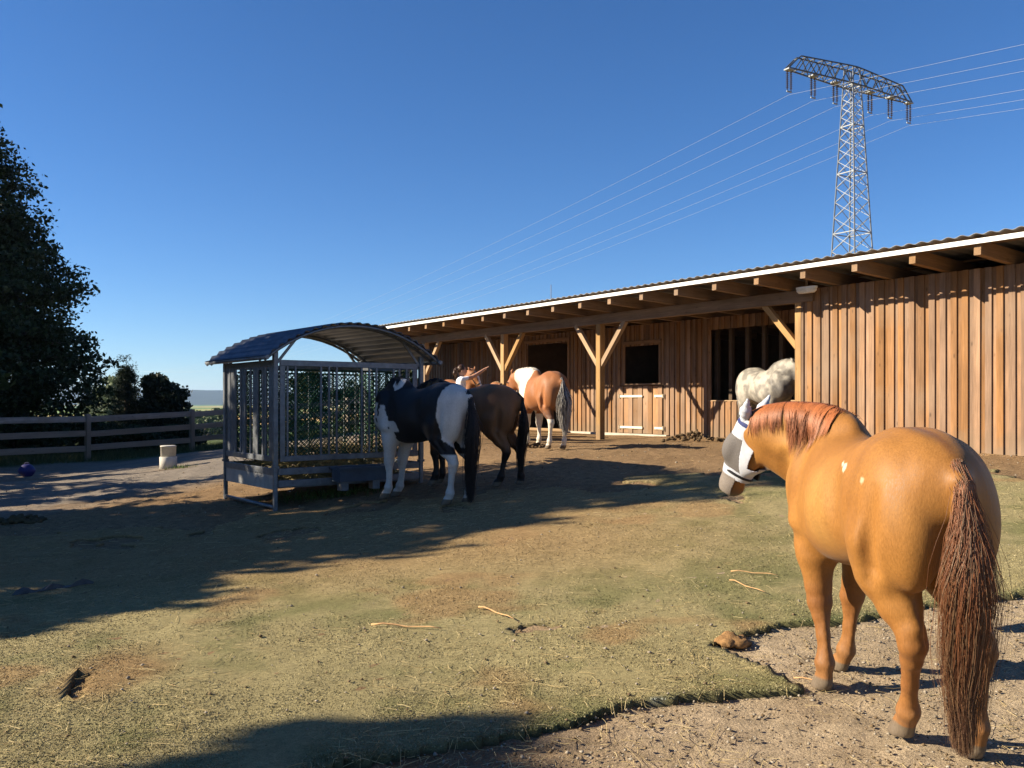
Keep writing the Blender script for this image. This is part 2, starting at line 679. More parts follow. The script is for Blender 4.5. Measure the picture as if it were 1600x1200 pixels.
# bare worn spots
for (cx, cy, r1, r2) in [(830, 985, 0.26, 0.13)]:
    c_ = gp(cx, cy)
    q = np.hypot((tx - c_.x) / r1, (ty - c_.y) / r2)
    keep &= ~(q < 0.35 + 0.75 * fbm(v2(tx * 6, ty * 6), 78, 3).reshape(tx.shape) - 0.1)
far_fade = (ty > 9.6) & (fbm(v2(tx * 1.6, ty * 1.6), 79, 4).reshape(tx.shape) < 0.30 + 0.28 * ss(9.6, 12.2, ty))
keep &= ~far_fade
edge_d = seg_dist(np.concatenate([poly1[:-2], poly1[-2:], polyB]), tx, ty)
tz = gz(tx, ty) + 0.015 + 0.014 * ss(0.16, 0.0, edge_d) * fbm(v2(tx * 2.2, ty * 2.2), 80, 2).reshape(tx.shape) + 0.012 * ss(0.9, 0.2, edge_d)
tz += (fbm(v2(tx * 9, ty * 9), 81, 2).reshape(tx.shape) - 0.5) * 0.012
flap = ss(1.9, 0.75, hole_d) * ss(0.01, -0.03, hole_a)
tz += 0.05 * flap
kc = keep[:-1, :-1] & keep[1:, :-1] & keep[1:, 1:] & keep[:-1, 1:]
ti = np.arange(tx.size).reshape(tx.shape)
tf = np.stack([ti[:-1, :-1], ti[1:, :-1], ti[1:, 1:], ti[:-1, 1:]], -1)[kc]
used = np.unique(tf)
remap = -np.ones(tx.size, int)
remap[used] = np.arange(len(used))
tf = remap[tf]
TV = np.stack([tx.ravel()[used], ty.ravel()[used], tz.ravel()[used]], 1)


def turf_color(x, y):
    a = fbm(v2(x * 0.9, y * 0.9), 90, 4)
    b = fbm(v2(x * 3.3, y * 3.3), 91, 3)
    c = fbm(v2(x * 11, y * 11), 92, 3)
    green = lerp3((0.150, 0.148, 0.064), (0.215, 0.200, 0.092), b)
    tan = lerp3((0.245, 0.208, 0.104), (0.345, 0.292, 0.152), c)
    red = lerp3((0.23, 0.145, 0.068), (0.31, 0.205, 0.10), c)
    m = ss(0.32, 0.56, 0.5 * a + 0.5 * b)
    col = lerp3(green, tan, m * 0.85)
    col = lerp3(col, red, ss(0.62, 0.75, fbm(v2(x * 1.4 + 9, y * 1.4), 93, 4)) * 0.7)
    dist = 0.813 * x + 0.582 * y
    col = lerp3(col, red, ss(6.2, 8.6, y) * ss(3.5, 0.0, x) * 0.75)
    # green where the pile stands at the mat's rims
    col = lerp3(col, np.array([0.095, 0.112, 0.048]), ss(0.14, 0.02, seg_dist(polyB, x, y)) * 0.55)
    col = lerp3(col, np.array([0.085, 0.095, 0.045]), ss(0.12, 0.0, seg_dist(poly1[:8], x, y)) * 0.6)
    rs_ = gp(170, 1055)
    col = lerp3(col, red * 0.9, ss(0.42, 0.10, np.hypot((x - rs_.x), (y - rs_.y) * 0.6) + (b - 0.5) * 0.3) * 0.85)
    bs = gp(1036, 1112)
    col = lerp3(col, np.array([0.34, 0.45, 0.58]), ss(0.11, 0.02, np.hypot((x - bs.x) * 0.8, y - bs.y) + (c - 0.5) * 0.14) * 0.75)
    return col


# skirts where the mat ends
em = {}
from collections import defaultdict
e = np.concatenate([tf[:, [0, 1]], tf[:, [1, 2]], tf[:, [2, 3]], tf[:, [3, 0]]])
es = np.sort(e, 1)
uq, inv, cnt = np.unique(es, axis=0, return_inverse=True, return_counts=True)
bnd = e[cnt[inv.ravel()] == 1]
nb = len(TV)
bv = np.unique(bnd)
bmap = -np.ones(nb, int)
bmap[bv] = nb + np.arange(len(bv))
low = TV[bv].copy()
low[:, 2] = gz(low[:, 0], low[:, 1]) - 0.03
sk = np.stack([bnd[:, 1], bnd[:, 0], bmap[bnd[:, 0]], bmap[bnd[:, 1]]], 1)
TVa = np.concatenate([TV, low])
tc_ = turf_color(TVa[:, 0], TVa[:, 1])
tc_[nb:] = (0.05, 0.042, 0.026)
M_turf = mat('turf_backing', attr=True, rough=0.95, spec=0.08, noise=(28.0, 0.30), noise2=(150.0, 0.38), bump=(160.0, 0.012))
turf = mesh_obj('turf_mat', TVa, np.concatenate([tf, sk]), M_turf, smooth=True, cols=tc_)
tag(turf, 'worn green artificial turf mat with torn edges covering the yard', 'turf mat')

# standing pile of the turf: short blades, thick near the camera
nb_ = 230000
sx = rng.uniform(-120, 1720, nb_ * 2)
sy = HZ + (rng.uniform(0, 1, nb_ * 2) ** 0.85) * 690 + 120
by = (CAM_H - 0.08) * FPX / (sy - HZ)
bx = (sx - 800) / FPX * by
ok = (bx > -7.2) & (bx < 7.4) & (by > 2.4) & (by < 12.4)
bx, by = bx[ok], by[ok]
ixx = np.clip(np.round((bx + 7.3) / st).astype(int), 0, tx.shape[0] - 2)
iyy = np.clip(np.round((by - 2.3) / st).astype(int), 0, tx.shape[1] - 2)
ok = kc[ixx, iyy] & (fbm(v2(bx * 2.0, by * 2.0), 95, 3) > 0.30 + 0.25 * rng.uniform(0, 1, len(bx)) - 0.5 * ss(0.25, 0.0, seg_dist(np.concatenate([poly1, polyB]), bx, by)))
bx, by, bz0 = bx[ok][:nb_], by[ok][:nb_], tz[ixx, iyy][ok][:nb_]
n_ = len(bx)
ang = rng.uniform(0, 6.283, n_)
hh = rng.uniform(0.002, 0.0065, n_) * (1 + 0.5 * ss(0.12, 0.0, seg_dist(np.concatenate([poly1, polyB]), bx, by)))
ww = 0.0022 + 0.0006 * by
lean = rng.normal(0, 0.9, (n_, 2)) * hh[:, None]
B0 = np.stack([bx - np.cos(ang) * ww, by - np.sin(ang) * ww, bz0 - 0.002], 1)
B1 = np.stack([bx + np.cos(ang) * ww, by + np.sin(ang) * ww, bz0 - 0.002], 1)
B2 = np.stack([bx + lean[:, 0], by + lean[:, 1], bz0 + hh], 1)
bcol = turf_color(bx, by) * rng.uniform(0.6, 1.35, (n_, 1))
bcol = lerp3(bcol, np.array([0.42, 0.36, 0.22]), (rng.uniform(0, 1, n_) < 0.10) * 0.7)
pile = mesh_obj('turf_pile', np.stack([B0, B1, B2], 1).reshape(-1, 3), np.arange(n_ * 3).reshape(-1, 3),
                mat('turf_fibre', attr=True, rough=0.85, spec=0.15, noise=(3, 0.05)), parent=turf, cols=np.repeat(bcol, 3, 0))
tag(pile, kind='stuff')

# ================================================================== stable
M_wood = wood('larch_boards', (0.262, 0.145, 0.072), 0.5, 0.28)
M_rafter = wood('rafter_timber', (0.235, 0.140, 0.070), 0.3, 0.15)  # porch shade put into a darker timber colour for rafters and head beam
M_beam = wood('spruce_timber', (0.36, 0.225, 0.108), 0.35, 0.12)
M_white = mat('white_fascia', (0.82, 0.82, 0.80), 0.5, noise=(2, 0.06))
M_sheet = mat('grey_roof_sheet', (0.30, 0.31, 0.32), 0.5, 0.5, noise=(3, 0.15))
M_zinc = mat('galvanised_steel', (0.155, 0.168, 0.185), 0.45, 0.55, noise=(14, 0.3), noise2=(2.0, 0.2), rvar=0.12)
M_pale = mat('pale_hinge_paint', (0.72, 0.66, 0.50), 0.6, noise=(20, 0.15))
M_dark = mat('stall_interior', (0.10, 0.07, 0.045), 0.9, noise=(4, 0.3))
BB = Vector((-0.582, 0.813, 0))
BI = Vector((0.813, 0.582, 0))
E0 = Vector((6.94, 12.0, 0))


def BP(t, i, z):
    p = E0 + BB * t + BI * i
    return Vector((p.x, p.y, z))


def t_of(px, i):
    k = (px - 800) / FPX
    o = E0 + BI * i
    return (o.x - k * o.y) / (k * BB.y - BB.x)


def z_of(px, py, i):
    p = BP(t_of(px, i), i, 0)
    return CAM_H + (HZ - py) / FPX * p.y


I_W, I_B, I_R = 1.0, 3.14, 7.2         # front wall and posts, stall wall, rear wall (distance in from the eave)
T_L, T_R = 21.6, -3.2
Z_EAVE = 3.92
fall = 0.045                            # the roof falls away from the yard
roofz = lambda i: Z_EAVE - fall * i
stable = empty('stable_building', BP(9, 3, 0.7))
tag(stable, 'long timber stable with board walls, open porch bays and low tin roof', 'stable')
stable.rotation_euler = (0, 0, math.atan2(BB.y, BB.x))


def bwall(name, t0, t1, i, z0, z1, pitch=0.175, holes=(), seed=1, face=1):
    """vertical boards with cover boards; holes = (ta, tb, za, zb) left open"""
    rr = random.Random(seed)
    w = empty(name, BP((t0 + t1) / 2, i, z0), 0, None)
    w.rotation_euler = (0, 0, math.atan2(BB.y, BB.x))
    wmx = wm(stable).inverted() @ w.matrix_basis
    w.parent = stable
    w.matrix_basis = wmx
    n = int(round((t1 - t0) / pitch))
    for k in range(n):
        for kind in (0, 1):
            tc = t0 + (k + 0.25 + 0.5 * kind) * pitch
            wd = pitch * (0.72 if kind == 0 else 0.56)
            ii_ = i + 0.013 if kind == 0 else i - 0.014
            spans = [(z0 + rr.uniform(-0.02, 0.02), z1(ii_) if callable(z1) else z1)]
            for (ta, tb, za, zb) in holes:
                if ta < tc < tb:
                    ns = []
                    for (a, b) in spans:
                        if za > a + 0.02:
                            ns.append((a, min(b, za)))
                        if zb < b - 0.02:
                            ns.append((max(a, zb), b))
                    spans = [s for s in ns if s[1] - s[0] > 0.03]
            for (a, b) in spans:
                dt = rr.uniform(-0.004, 0.004)
                tl = rr.uniform(-0.006, 0.006)
                beam_obj('board', BP(tc + dt, ii_ + rr.uniform(-.003, .003), a), BP(tc + dt + tl, ii_, b),
                         wd * rr.uniform(0.97, 1.03), 0.028, M_wood, w, up=BI, bev=0.002)
    return w


t_c = t_of(1243, I_W)
Z0F = 0.80
bwall('front_wall', T_R, t_c - 0.16, I_W, Z0F, lambda i: roofz(i) - 0.245, seed=3)
beam_obj('corner_board', BP(t_c - 0.075, I_W - 0.02, Z0F - 0.1), BP(t_c - 0.075, I_W - 0.02, roofz(1) - 0.245), 0.13, 0.03, M_beam, stable, up=BI)
beam_obj('corner_post', BP(t_c - 0.07, I_W + 0.10, Z0F - 0.1), BP(t_c - 0.07, I_W + 0.10, roofz(1) - 0.5), 0.14, 0.14, M_beam, stable, up=BI)

# stall wall at the back of the porch
t_d1, t_d0 = t_of(823, I_B), t_of(890, I_B)
t_w1, t_w0 = t_of(977, I_B), t_of(1033, I_B)
t_h1, t_h0 = t_of(967, I_B), t_of(1037, I_B)
z_wb, z_wt = z_of(1005, 602, I_B), z_of(1005, 540, I_B)
z_dt = z_of(856, 537, I_B)
t_p1 = t_of(1108, I_B)
Z0B = 0.74
z_lo = z_of(1150, 627, I_B)
z_hi = z_of(1150, 512, I_B)
bwall('stall_wall', t_c - 2.0, T_L - 0.35, I_B, Z0B, lambda i: roofz(i) - 0.22,
      holes=[(t_d0, t_d1, 0, z_dt), (t_w0, t_w1, z_wb, z_wt), (t_h0, t_h1, 0, z_wb), (t_c - 2.0, t_p1, z_lo, z_hi)], seed=5)
# low stall partition posts
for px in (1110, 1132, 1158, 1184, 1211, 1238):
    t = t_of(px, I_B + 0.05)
    beam_obj('partition_post', BP(t, I_B + 0.30, Z0B), BP(t, I_B + 0.30, z_hi + 0.25), 0.10, 0.10, M_dark, stable, up=BI)  # dark material puts the bay's shade into the posts' colour
beam_obj('partition_cap', BP(t_c - 2.0, I_B - 0.005, z_lo + 0.012), BP(t_p1, I_B - 0.005, z_lo + 0.012), 0.05, 0.024, M_beam, stable, up=(0, 0, 1))
# door frame members round the dark opening and the window
for (ta, tb, zb, zt, nm) in ((t_d0, t_d1, Z0B, z_dt, 'door_frame'), (t_w0, t_w1, z_wb, z_wt, 'window_frame')):
    for t in (ta, tb):
        beam_obj(nm, BP(t, I_B - 0.04, zb), BP(t, I_B - 0.04, zt + 0.05), 0.08, 0.028, M_wood, stable, up=BI)
    beam_obj(nm, BP(ta - 0.04, I_B - 0.045, zt + 0.09), BP(tb + 0.04, I_B - 0.045, zt + 0.09), 0.03, 0.09, M_wood, stable)
    beam_obj(nm, BP(ta - 0.04, I_B - 0.03, zb + (0.02 if nm == 'window_frame' else -0.03)), BP(tb + 0.04, I_B - 0.03, zb + (0.02 if nm == 'window_frame' else -0.03)), 0.06, 0.05, M_wood, stable)
# half door with four strap hinges
hd = empty('half_door', BP((t_h0 + t_h1) / 2, I_B, Z0B))
mtx = wm(stable).inverted() @ hd.matrix_basis
hd.parent = stable
hd.matrix_basis = mtx
nbd = 9
for k in range(nbd):
    wdt = (t_h1 - t_h0 - 0.03) / nbd
    tc = t_h0 + 0.015 + (k + 0.5) * wdt
    beam_obj('door_board', BP(tc, I_B + (0.006 if k % 2 else -0.016), Z0B + 0.06), BP(tc, I_B + (0.006 if k % 2 else -0.016), z_wb - 0.02),
             wdt * (1.1 if k % 2 else 0.86), 0.022, M_wood, hd, up=BI)
for py in (619, 668):
    z = z_of(1000, py, I_B)
    for a, b in ((968, 1003), (1022, 1036)):
        t1_, t0_ = t_of(a, I_B - 0.05), t_of(b, I_B - 0.05)
        h_ = MB()
        h_.beam(BP(t1_, I_B - 0.04, z), BP(t0_, I_B - 0.04, z), 0.012, 0.055)
        h_.box(BP(t1_ if a < 1000 else t0_, I_B - 0.042, z), (0.05, 0.03, 0.10))
        h_.build('strap_hinge', M_pale, hd, world=True)
beam_obj('door_sill', BP(t_h0 - 0.2, I_B - 0.06, Z0B + 0.0), BP(t_h1 + 4.2, I_B - 0.06, Z0B + 0.0), 0.12, 0.10, mat('concrete_sill', (0.42, 0.38, 0.32), 0.9), stable)
# threshold log of the dark doorway
beam_obj('threshold', BP(t_d0 - 0.1, I_B - 0.25, Z0B + 0.06), BP(t_d1 + 0.3, I_B - 0.25, Z0B + 0.06), 0.10, 0.10, M_beam, stable, bev=0.03)

# porch posts with Y braces
Z_PB = roofz(I_W) - 0.47          # underside of the head beam
for px, pb in ((938, 690), (788, 690), (665, 690)):
    t = t_of(px, I_W)
    p = BP(t, I_W, 0)
    zg = gzf(p.x, p.y) - 0.06
    beam_obj('porch_post', BP(t, I_W, zg), BP(t, I_W, Z_PB), 0.15, 0.15, M_beam, stable, up=BI, bev=0.006)
    for s in (-1, 1):
        beam_obj('brace', BP(t + s * 0.05, I_W - 0.004 * s, Z_PB - 0.95), BP(t + s * 0.85, I_W - 0.004 * s, Z_PB + 0.02), 0.11, 0.105, M_beam, stable, up=BI, bev=0.004)
beam_obj('brace', BP(t_c - 0.02, I_W + 0.06, Z_PB - 0.80), BP(t_c + 0.72, I_W + 0.06, Z_PB + 0.02), 0.11, 0.12, M_beam, stable, up=BI)
beam_obj('head_beam', BP(t_c - 0.4, I_W + 0.02, Z_PB + 0.11), BP(T_L - 0.3, I_W + 0.02, Z_PB + 0.11), 0.14, 0.22, M_rafter, stable)
# rafters
for k in range(-4, 23):
    t = 0.634 + 0.9705 * k
    if t < T_R + 0.1 or t > T_L:
        continue
    beam_obj('rafter', BP(t, 0.02, roofz(0) - 0.135), BP(t, I_R + 0.3, roofz(I_R + 0.3) - 0.135), 0.10, 0.21, M_rafter, stable)
# purlin-like laths under the sheet
for i in (0.35, 1.5, 2.6, 4.0, 5.5):
    beam_obj('roof_lath', BP(T_R, i, roofz(i) - 0.012), BP(T_L, i, roofz(i) - 0.012), 0.08, 0.036, M_rafter, stable)
# corrugated sheet (waves across the eave line)
nw = int((T_L + 0.2 - T_R + 0.2) / 0.2 * 8)
tt = np.linspace(T_R - 0.2, T_L + 0.2, nw)
wav = 0.014 * np.cos(tt / 0.2 * 2 * math.pi)
V = []
for (i, dz) in ((-0.10, 0.03), (I_R + 0.5, 0.03)):
    for t, w_ in zip(tt, wav):
        V.append(BP(t, i, roofz(i) + dz + w_))
for (i, dz) in ((-0.10, 0.036), (I_R + 0.5, 0.036)):
    for t, w_ in zip(tt, wav):
        V.append(BP(t, i, roofz(i) + dz + w_))
a = np.arange(nw - 1)
F = np.concatenate([np.stack([a, a + 1, a + 1 + nw, a + nw], 1), np.stack([a + 2 * nw, a + 1 + 2 * nw, a + 1 + 3 * nw, a + 3 * nw], 1),
                    np.stack([a, a + 1, a + 1 + 2 * nw, a + 2 * nw], 1)])
mesh_obj('roof_sheet', np.array([tuple(v) for v in V]), F, M_sheet, stable, world=True)
beam_obj('fascia', BP(T_R - 0.15, -0.035, roofz(0) - 0.055), BP(T_L + 0.15, -0.035, roofz(0) - 0.055), 0.03, 0.07, M_white, stable, bev=0.002)
beam_obj('verge_board', BP(T_L + 0.13, 0.0, roofz(0) - 0.09), BP(T_L + 0.13, I_R + 0.4, roofz(I_R) - 0.09), 0.03, 0.18, M_wood, stable, bev=0.002)
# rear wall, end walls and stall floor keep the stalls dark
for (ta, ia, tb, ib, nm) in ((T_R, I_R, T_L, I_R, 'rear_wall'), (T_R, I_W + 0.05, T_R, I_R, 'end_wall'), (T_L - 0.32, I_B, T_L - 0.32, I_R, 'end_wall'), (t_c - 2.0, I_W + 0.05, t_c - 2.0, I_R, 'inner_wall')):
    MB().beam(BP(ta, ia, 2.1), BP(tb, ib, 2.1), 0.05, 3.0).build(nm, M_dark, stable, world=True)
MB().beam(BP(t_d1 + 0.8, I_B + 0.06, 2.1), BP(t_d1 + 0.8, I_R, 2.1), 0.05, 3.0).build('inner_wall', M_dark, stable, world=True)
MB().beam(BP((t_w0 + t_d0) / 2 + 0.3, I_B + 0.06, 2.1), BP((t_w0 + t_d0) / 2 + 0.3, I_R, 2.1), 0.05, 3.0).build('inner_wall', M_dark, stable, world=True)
# small mast on the roof
MB().tube([BP(14.2, 3.0, 3.75), BP(14.2, 3.0, 4.95)], 0.012, 6).build('roof_rod', M_zinc, stable, world=True)
# bulkhead lamp under the eave
tl = t_of(1256, 0.62)
lamp = empty('eave_lamp', BP(tl, 0.7, roofz(0.7) - 0.3))
tag(lamp, 'off white oval bulkhead lamp under the eave above the boarded corner', 'lamp')
l_ = MB()
prof = [(math.cos(a) * 0.22, math.sin(a) * 0.075) for a in np.linspace(0, 2 * math.pi, 20, endpoint=False)]
c0 = BP(tl, 0.7, roofz(0.7) - 0.29)
for nm, z0_, z1_, s_, m_ in (('lamp_base', 0.0, 0.035, 1.0, M_white), ('lamp_cover', -0.075, 0.0, 0.93, mat('lamp_diffuser', (0.75, 0.72, 0.62), 0.35))):
    q = MB()
    vs = []
    for zz, sc_ in ((z1_, s_), ((z0_ + z1_) / 2, s_), (z0_, s_ * (0.8 if nm == 'lamp_cover' else 1))):
        vs += [c0 + BB * (x * sc_) + BI * (y * sc_) + Vector((0, 0, zz)) for x, y in prof]
    n = 20
    q.add(vs, [tuple(range(n)), tuple(range(3 * n - 1, 2 * n - 1, -1))] + [(r * n + k, r * n + (k + 1) % n, (r + 1) * n + (k + 1) % n, (r + 1) * n + k) for r in range(2) for k in range(n)])
    q.build(nm, m_, lamp, world=True)
MB().beam(c0 + Vector((0, 0, 0.03)), c0 + Vector((0, 0, 0.3)), 0.03, 0.03).build('lamp_stem', M_beam, lamp, world=True)

# ================================================================== fence
M_fence = wood('weathered_fence_timber', (0.30, 0.265, 0.225), 0.35, 0.15)
fence = empty('paddock_fence', FENCE_A)
tag(fence, 'weathered grey three rail timber fence at the left back of the yard', 'fence')
fA, fB = FENCE_A.copy(), FENCE_B.copy()
fstep = (fB - fA).xy.length
posts = []
for k in range(-3, 6):
    p = fA + fdir * (fstep * k)
    zg = gzf(p.x, p.y)
    posts.append(Vector((p.x, p.y, zg)))
    beam_obj('post', (p.x, p.y, zg - 0.2), (p.x, p.y, zg + 1.32), 0.13, 0.13, M_fence, fence, up=fdir, bev=0.008)
perp = Vector((fdir.y, -fdir.x, 0))
rr = random.Random(4)
for a, b in zip(posts[:-1], posts[1:]):
    for h in (0.36, 0.76, 1.16):
        o1, o2 = rr.uniform(-.02, .02), rr.uniform(-.02, .02)
        q = fdir * 0.07
        beam_obj('rail', a + q + Vector((0, 0, h + o1)), b - q + Vector((0, 0, h + o2)), 0.04, 0.165, M_fence, fence, bev=0.005)

# ================================================================== hay feeder
u_, v_ = Vector((0.79, 0.613, 0)).normalized(), Vector((-0.613, 0.79, 0)).normalized()
FL = gp(430, 797)
FS = 1.07
feeder = empty('hay_feeder', FL, math.atan2(u_.y, u_.x))
feeder.scale = (FS, FS, FS)
tag(feeder, 'galvanised square hay feeder with arched corrugated roof and barred sides', 'hay feeder')
FW, FD = 2.12, 1.72
zf = FL.z


def fp(a, b, z):
    return (a, b, z)


M_roofz = mat('corrugated_zinc', (0.15, 0.17, 0.20), 0.38, 0.7, noise=(5, 0.25), rvar=0.1)
for a in (0, FW):
    for b in (0, FD):
        q = MB()
        q.beam((a, b, 0.55), (a, b, 1.97), 0.06, 0.06, bev=0.006)
        q.beam((a, b, -0.06), (a, b, 0.62), 0.05, 0.05, bev=0.006)
        q.box((a, b, 0.53), (0.075, 0.075, 0.03))
        q.build('leg', M_zinc, feeder)
for a in (0, FW):
    MB().tube([(a, 0.02, 0.03), (a, FD - 0.02, 0.03)], 0.024, 8).build('skid', M_zinc, feeder, smooth=True)
# roof: barrel of corrugated sheet, waves running along the depth
ov, oh = 0.21, 0.20
aa = np.linspace(-1, 1, 90)
span = FW / 2 + ov
rise = 0.47
RS = (span ** 2 + rise ** 2) / (2 * rise)
th = np.arcsin(span / RS)
prof = [(FW / 2 + RS * math.sin(th * s), 1.89 + RS * math.cos(th * s) - (RS - rise)) for s in aa]
V = []
for off in (0, 0.006):
    for b in (-oh, FD + oh):
        for k, (x, z) in enumerate(prof):
            r_ = 0.014 * math.cos(k / 89 * 2 * math.pi * 22) + off
            n_x, n_z = math.sin(th * aa[k]), math.cos(th * aa[k])
            V.append((x + n_x * r_, b, z + n_z * r_))
n = len(prof)
a = np.arange(n - 1)
F = np.concatenate([np.stack([a + q, a + 1 + q, a + 1 + n + q, a + n + q], 1) for q in (0, 2 * n)] + [np.stack([a, a + 1, a + 1 + 2 * n, a + 2 * n], 1), np.stack([a + n, a + 1 + n, a + 1 + 3 * n, a + 3 * n], 1)])
mesh_obj('roof', np.array(V), F, M_roofz, feeder, smooth=True)
for b in (-oh + 0.03, 0.0, FD, FD + oh - 0.03):
    pts = [(x, b, z - 0.035) for x, z in prof[::6]] + [(prof[-1][0], b, prof[-1][1] - 0.035)]
    MB().tube(pts, 0.02, 8).build('roof_hoop', M_zinc, feeder, smooth=True)
for a in (-ov + 0.02, FW + ov - 0.02):
    MB().tube([(a, -oh - 0.02, 1.885), (a, FD + oh + 0.02, 1.885)], 0.028, 8).build('eave_tube', M_zinc, feeder, smooth=True)
for a in (0, FW):
    for b in (0, FD):
        s = 1 if a == 0 else -1
        MB().beam((a, b, 1.80), (a + s * 0.30, b, 2.17), 0.03, 0.03).build('roof_brace', M_zinc, feeder)


def side(p0, dirv, L_, bars, name):
    """frame with rails and vertical bars, p0 local corner"""
    p0, dirv = Vector(p0), Vector(dirv)
    pt = lambda s, z: p0 + dirv * s + Vector((0, 0, z))
    MB().beam(pt(0.06, 1.83), pt(L_ - 0.06, 1.83), 0.035, 0.075, bev=0.004).build('top_rail', M_zinc, feeder)
    MB().beam(pt(0.06, 0.63), pt(L_ - 0.06, 0.63), 0.035, 0.07, bev=0.004).build('bottom_rail', M_zinc, feeder)
    for s, w_ in bars:
        MB().beam(pt(s, 0.66), pt(s, 1.80), w_ if w_ > 0.04 else 0.026, 0.026, up=(-dirv.y, dirv.x, 0), bev=0.004).build('bar', M_zinc, feeder)


px_bar = lambda px: None


def u_at(px):
    """position along the feeder's front (local) that shows at a pixel column"""
    k = (px - 800) / FPX
    return (k * FL.y - FL.x) / (u_.x - k * u_.y) / FS


fb = [(u_at(q), 0.026) for q in (449, 461.6, 501.5, 514, 526, 565, 577, 588, 615, 624, 635)] + [(u_at(441), 0.07), (u_at(648), 0.07)]
side((0, 0, 0), (1, 0, 0), FW, fb, 'front')
side((0, FD, 0), (1, 0, 0), FW, [(q, 0.026) for q in np.linspace(0.1, FW - 0.1, 11)], 'rear')
lb = [(0.12, 0.12), (0.30, 0.05), (0.38, 0.05), (0.62, 0.16), (0.80, 0.03), (1.02, 0.10), (1.14, 0.05), (1.40, 0.16), (1.56, 0.10)]
side((0, 0, 0), (0, 1, 0), FD, lb, 'left')
side((FW, 0, 0), (0, 1, 0), FD, [(q, 0.026) for q in np.linspace(0.12, FD - 0.12, 8)], 'right')
for (p, d, L_) in (((0, 0), (1, 0), FW), ((0, FD), (1, 0), FW), ((FW, 0), (0, 1), FD), ((0, 0), (0, 1), FD)):
    for z in (0.32, 0.47):
        if p == (0, 0) and d == (0, 1) and z < 0.4:
            continue
        MB().beam((p[0] + d[0] * 0.035, p[1] + d[1] * 0.035, z), (p[0] + d[0] * (L_ - 0.035), p[1] + d[1] * (L_ - 0.035), z), 0.03, 0.085, bev=0.005).build('slat', M_zinc, feeder)
MB().box((-0.0, FD / 2, 0.34), (0.012, FD - 0.07, 0.19)).build('side_sheet', mat('dull_sheet', (0.33, 0.33, 0.32), 0.6, 0.3, noise=(6, 0.3)), feeder)
MB().box((FW / 2, FD / 2, 0.27), (FW - 0.08, FD - 0.08, 0.02)).build('tray_floor', M_zinc, feeder)
# trough hung on the front
tq = MB()
x0, x1 = u_at(516), u_at(588)
for (pa, pb) in (((x0, -0.03), (x1, -0.03)),):
    tq.box(((x0 + x1) / 2, -0.16, 0.40), (x1 - x0, 0.22, 0.16))
tq.beam((x0 - 0.03, -0.28, 0.49), (x1 + 0.03, -0.28, 0.49), 0.04, 0.03)
tq.beam((x0 - 0.03, -0.04, 0.49), (x1 + 0.03, -0.04, 0.49), 0.04, 0.03)
tq.build('front_trough', mat('blue_grey_plastic', (0.05, 0.07, 0.095), 0.5, noise=(8, 0.25)), feeder)
for a in (x0 + 0.12, x1 - 0.1):
    MB().box((a, -0.12, 0.26), (0.10, 0.12, 0.12)).build('trough_bracket', M_zinc, feeder)

# green hay net inside the feeder
net_v, net_f = [], []


def net_panel(p0, p1, z0, z1, sag, seed):
    """diamond net between two upright lines"""
    p0, p1 = np.array(p0, float), np.array(p1, float)
    L_ = np.linalg.norm(p1 - p0)
    cell = 0.062
    nu, nv = int(L_ / cell), int((z1 - z0) / cell)
    dirn = np.array([-(p1 - p0)[1], (p1 - p0)[0]]) / L_

    def P(s, t):
        q = p0 + (p1 - p0) * s
        fold = 0.035 * math.sin(s * 21 + seed) + 0.02 * math.sin(s * 47 + 2 * seed)
        q = q + dirn * (fold + sag * 4 * s * (1 - s) * (0.3 + 0.7 * (1 - t)))
        return (q[0], q[1], z0 + (z1 - z0) * t + 0.02 * math.sin(s * 14 + seed) * t)
    lines = []
    for k in range(-nv, nu + 1):
        for sg in (1, -1):
            pts = []
            for j in range(nv + 1):
                uu = (k + j) if sg == 1 else (k + nv - j)
                if 0 <= uu <= nu:
                    pts.append(P(uu / nu, j / nv))
            if len(pts) > 1:
                lines.append(pts)
    return lines


q = MB()
ins = 0.13
for (p0, p1, sd_) in (((ins, ins), (FW - ins, ins), 1), ((FW - ins, ins), (FW - ins, FD - ins), 2), ((FW - ins, FD - ins), (ins, FD - ins), 3), ((ins, FD - ins), (ins, ins), 4)):
    for pts in net_panel(p0, p1, 0.62, 1.74, 0.05, sd_):
        q.tube(pts, 0.0062, 3, cap=False)
hn = empty('hay_net', FL, math.atan2(u_.y, u_.x))
hn.scale = (FS, FS, FS)
tag(hn, 'dark green knotted hay net hanging inside the barred feeder', 'hay net')
o = q.build('netting', mat('green_cord', (0.018, 0.085, 0.045), 0.7, noise=(20, 0.3)), hn)
o['kind'] = 'stuff'
MB().tube([(ins, ins, 1.75), (FW - ins, ins, 1.75), (FW - ins, FD - ins, 1.75), (ins, FD - ins, 1.75), (ins, ins, 1.75)], 0.016, 6).build('rim_rope', mat('dark_rope', (0.02, 0.05, 0.035), 0.8), hn)

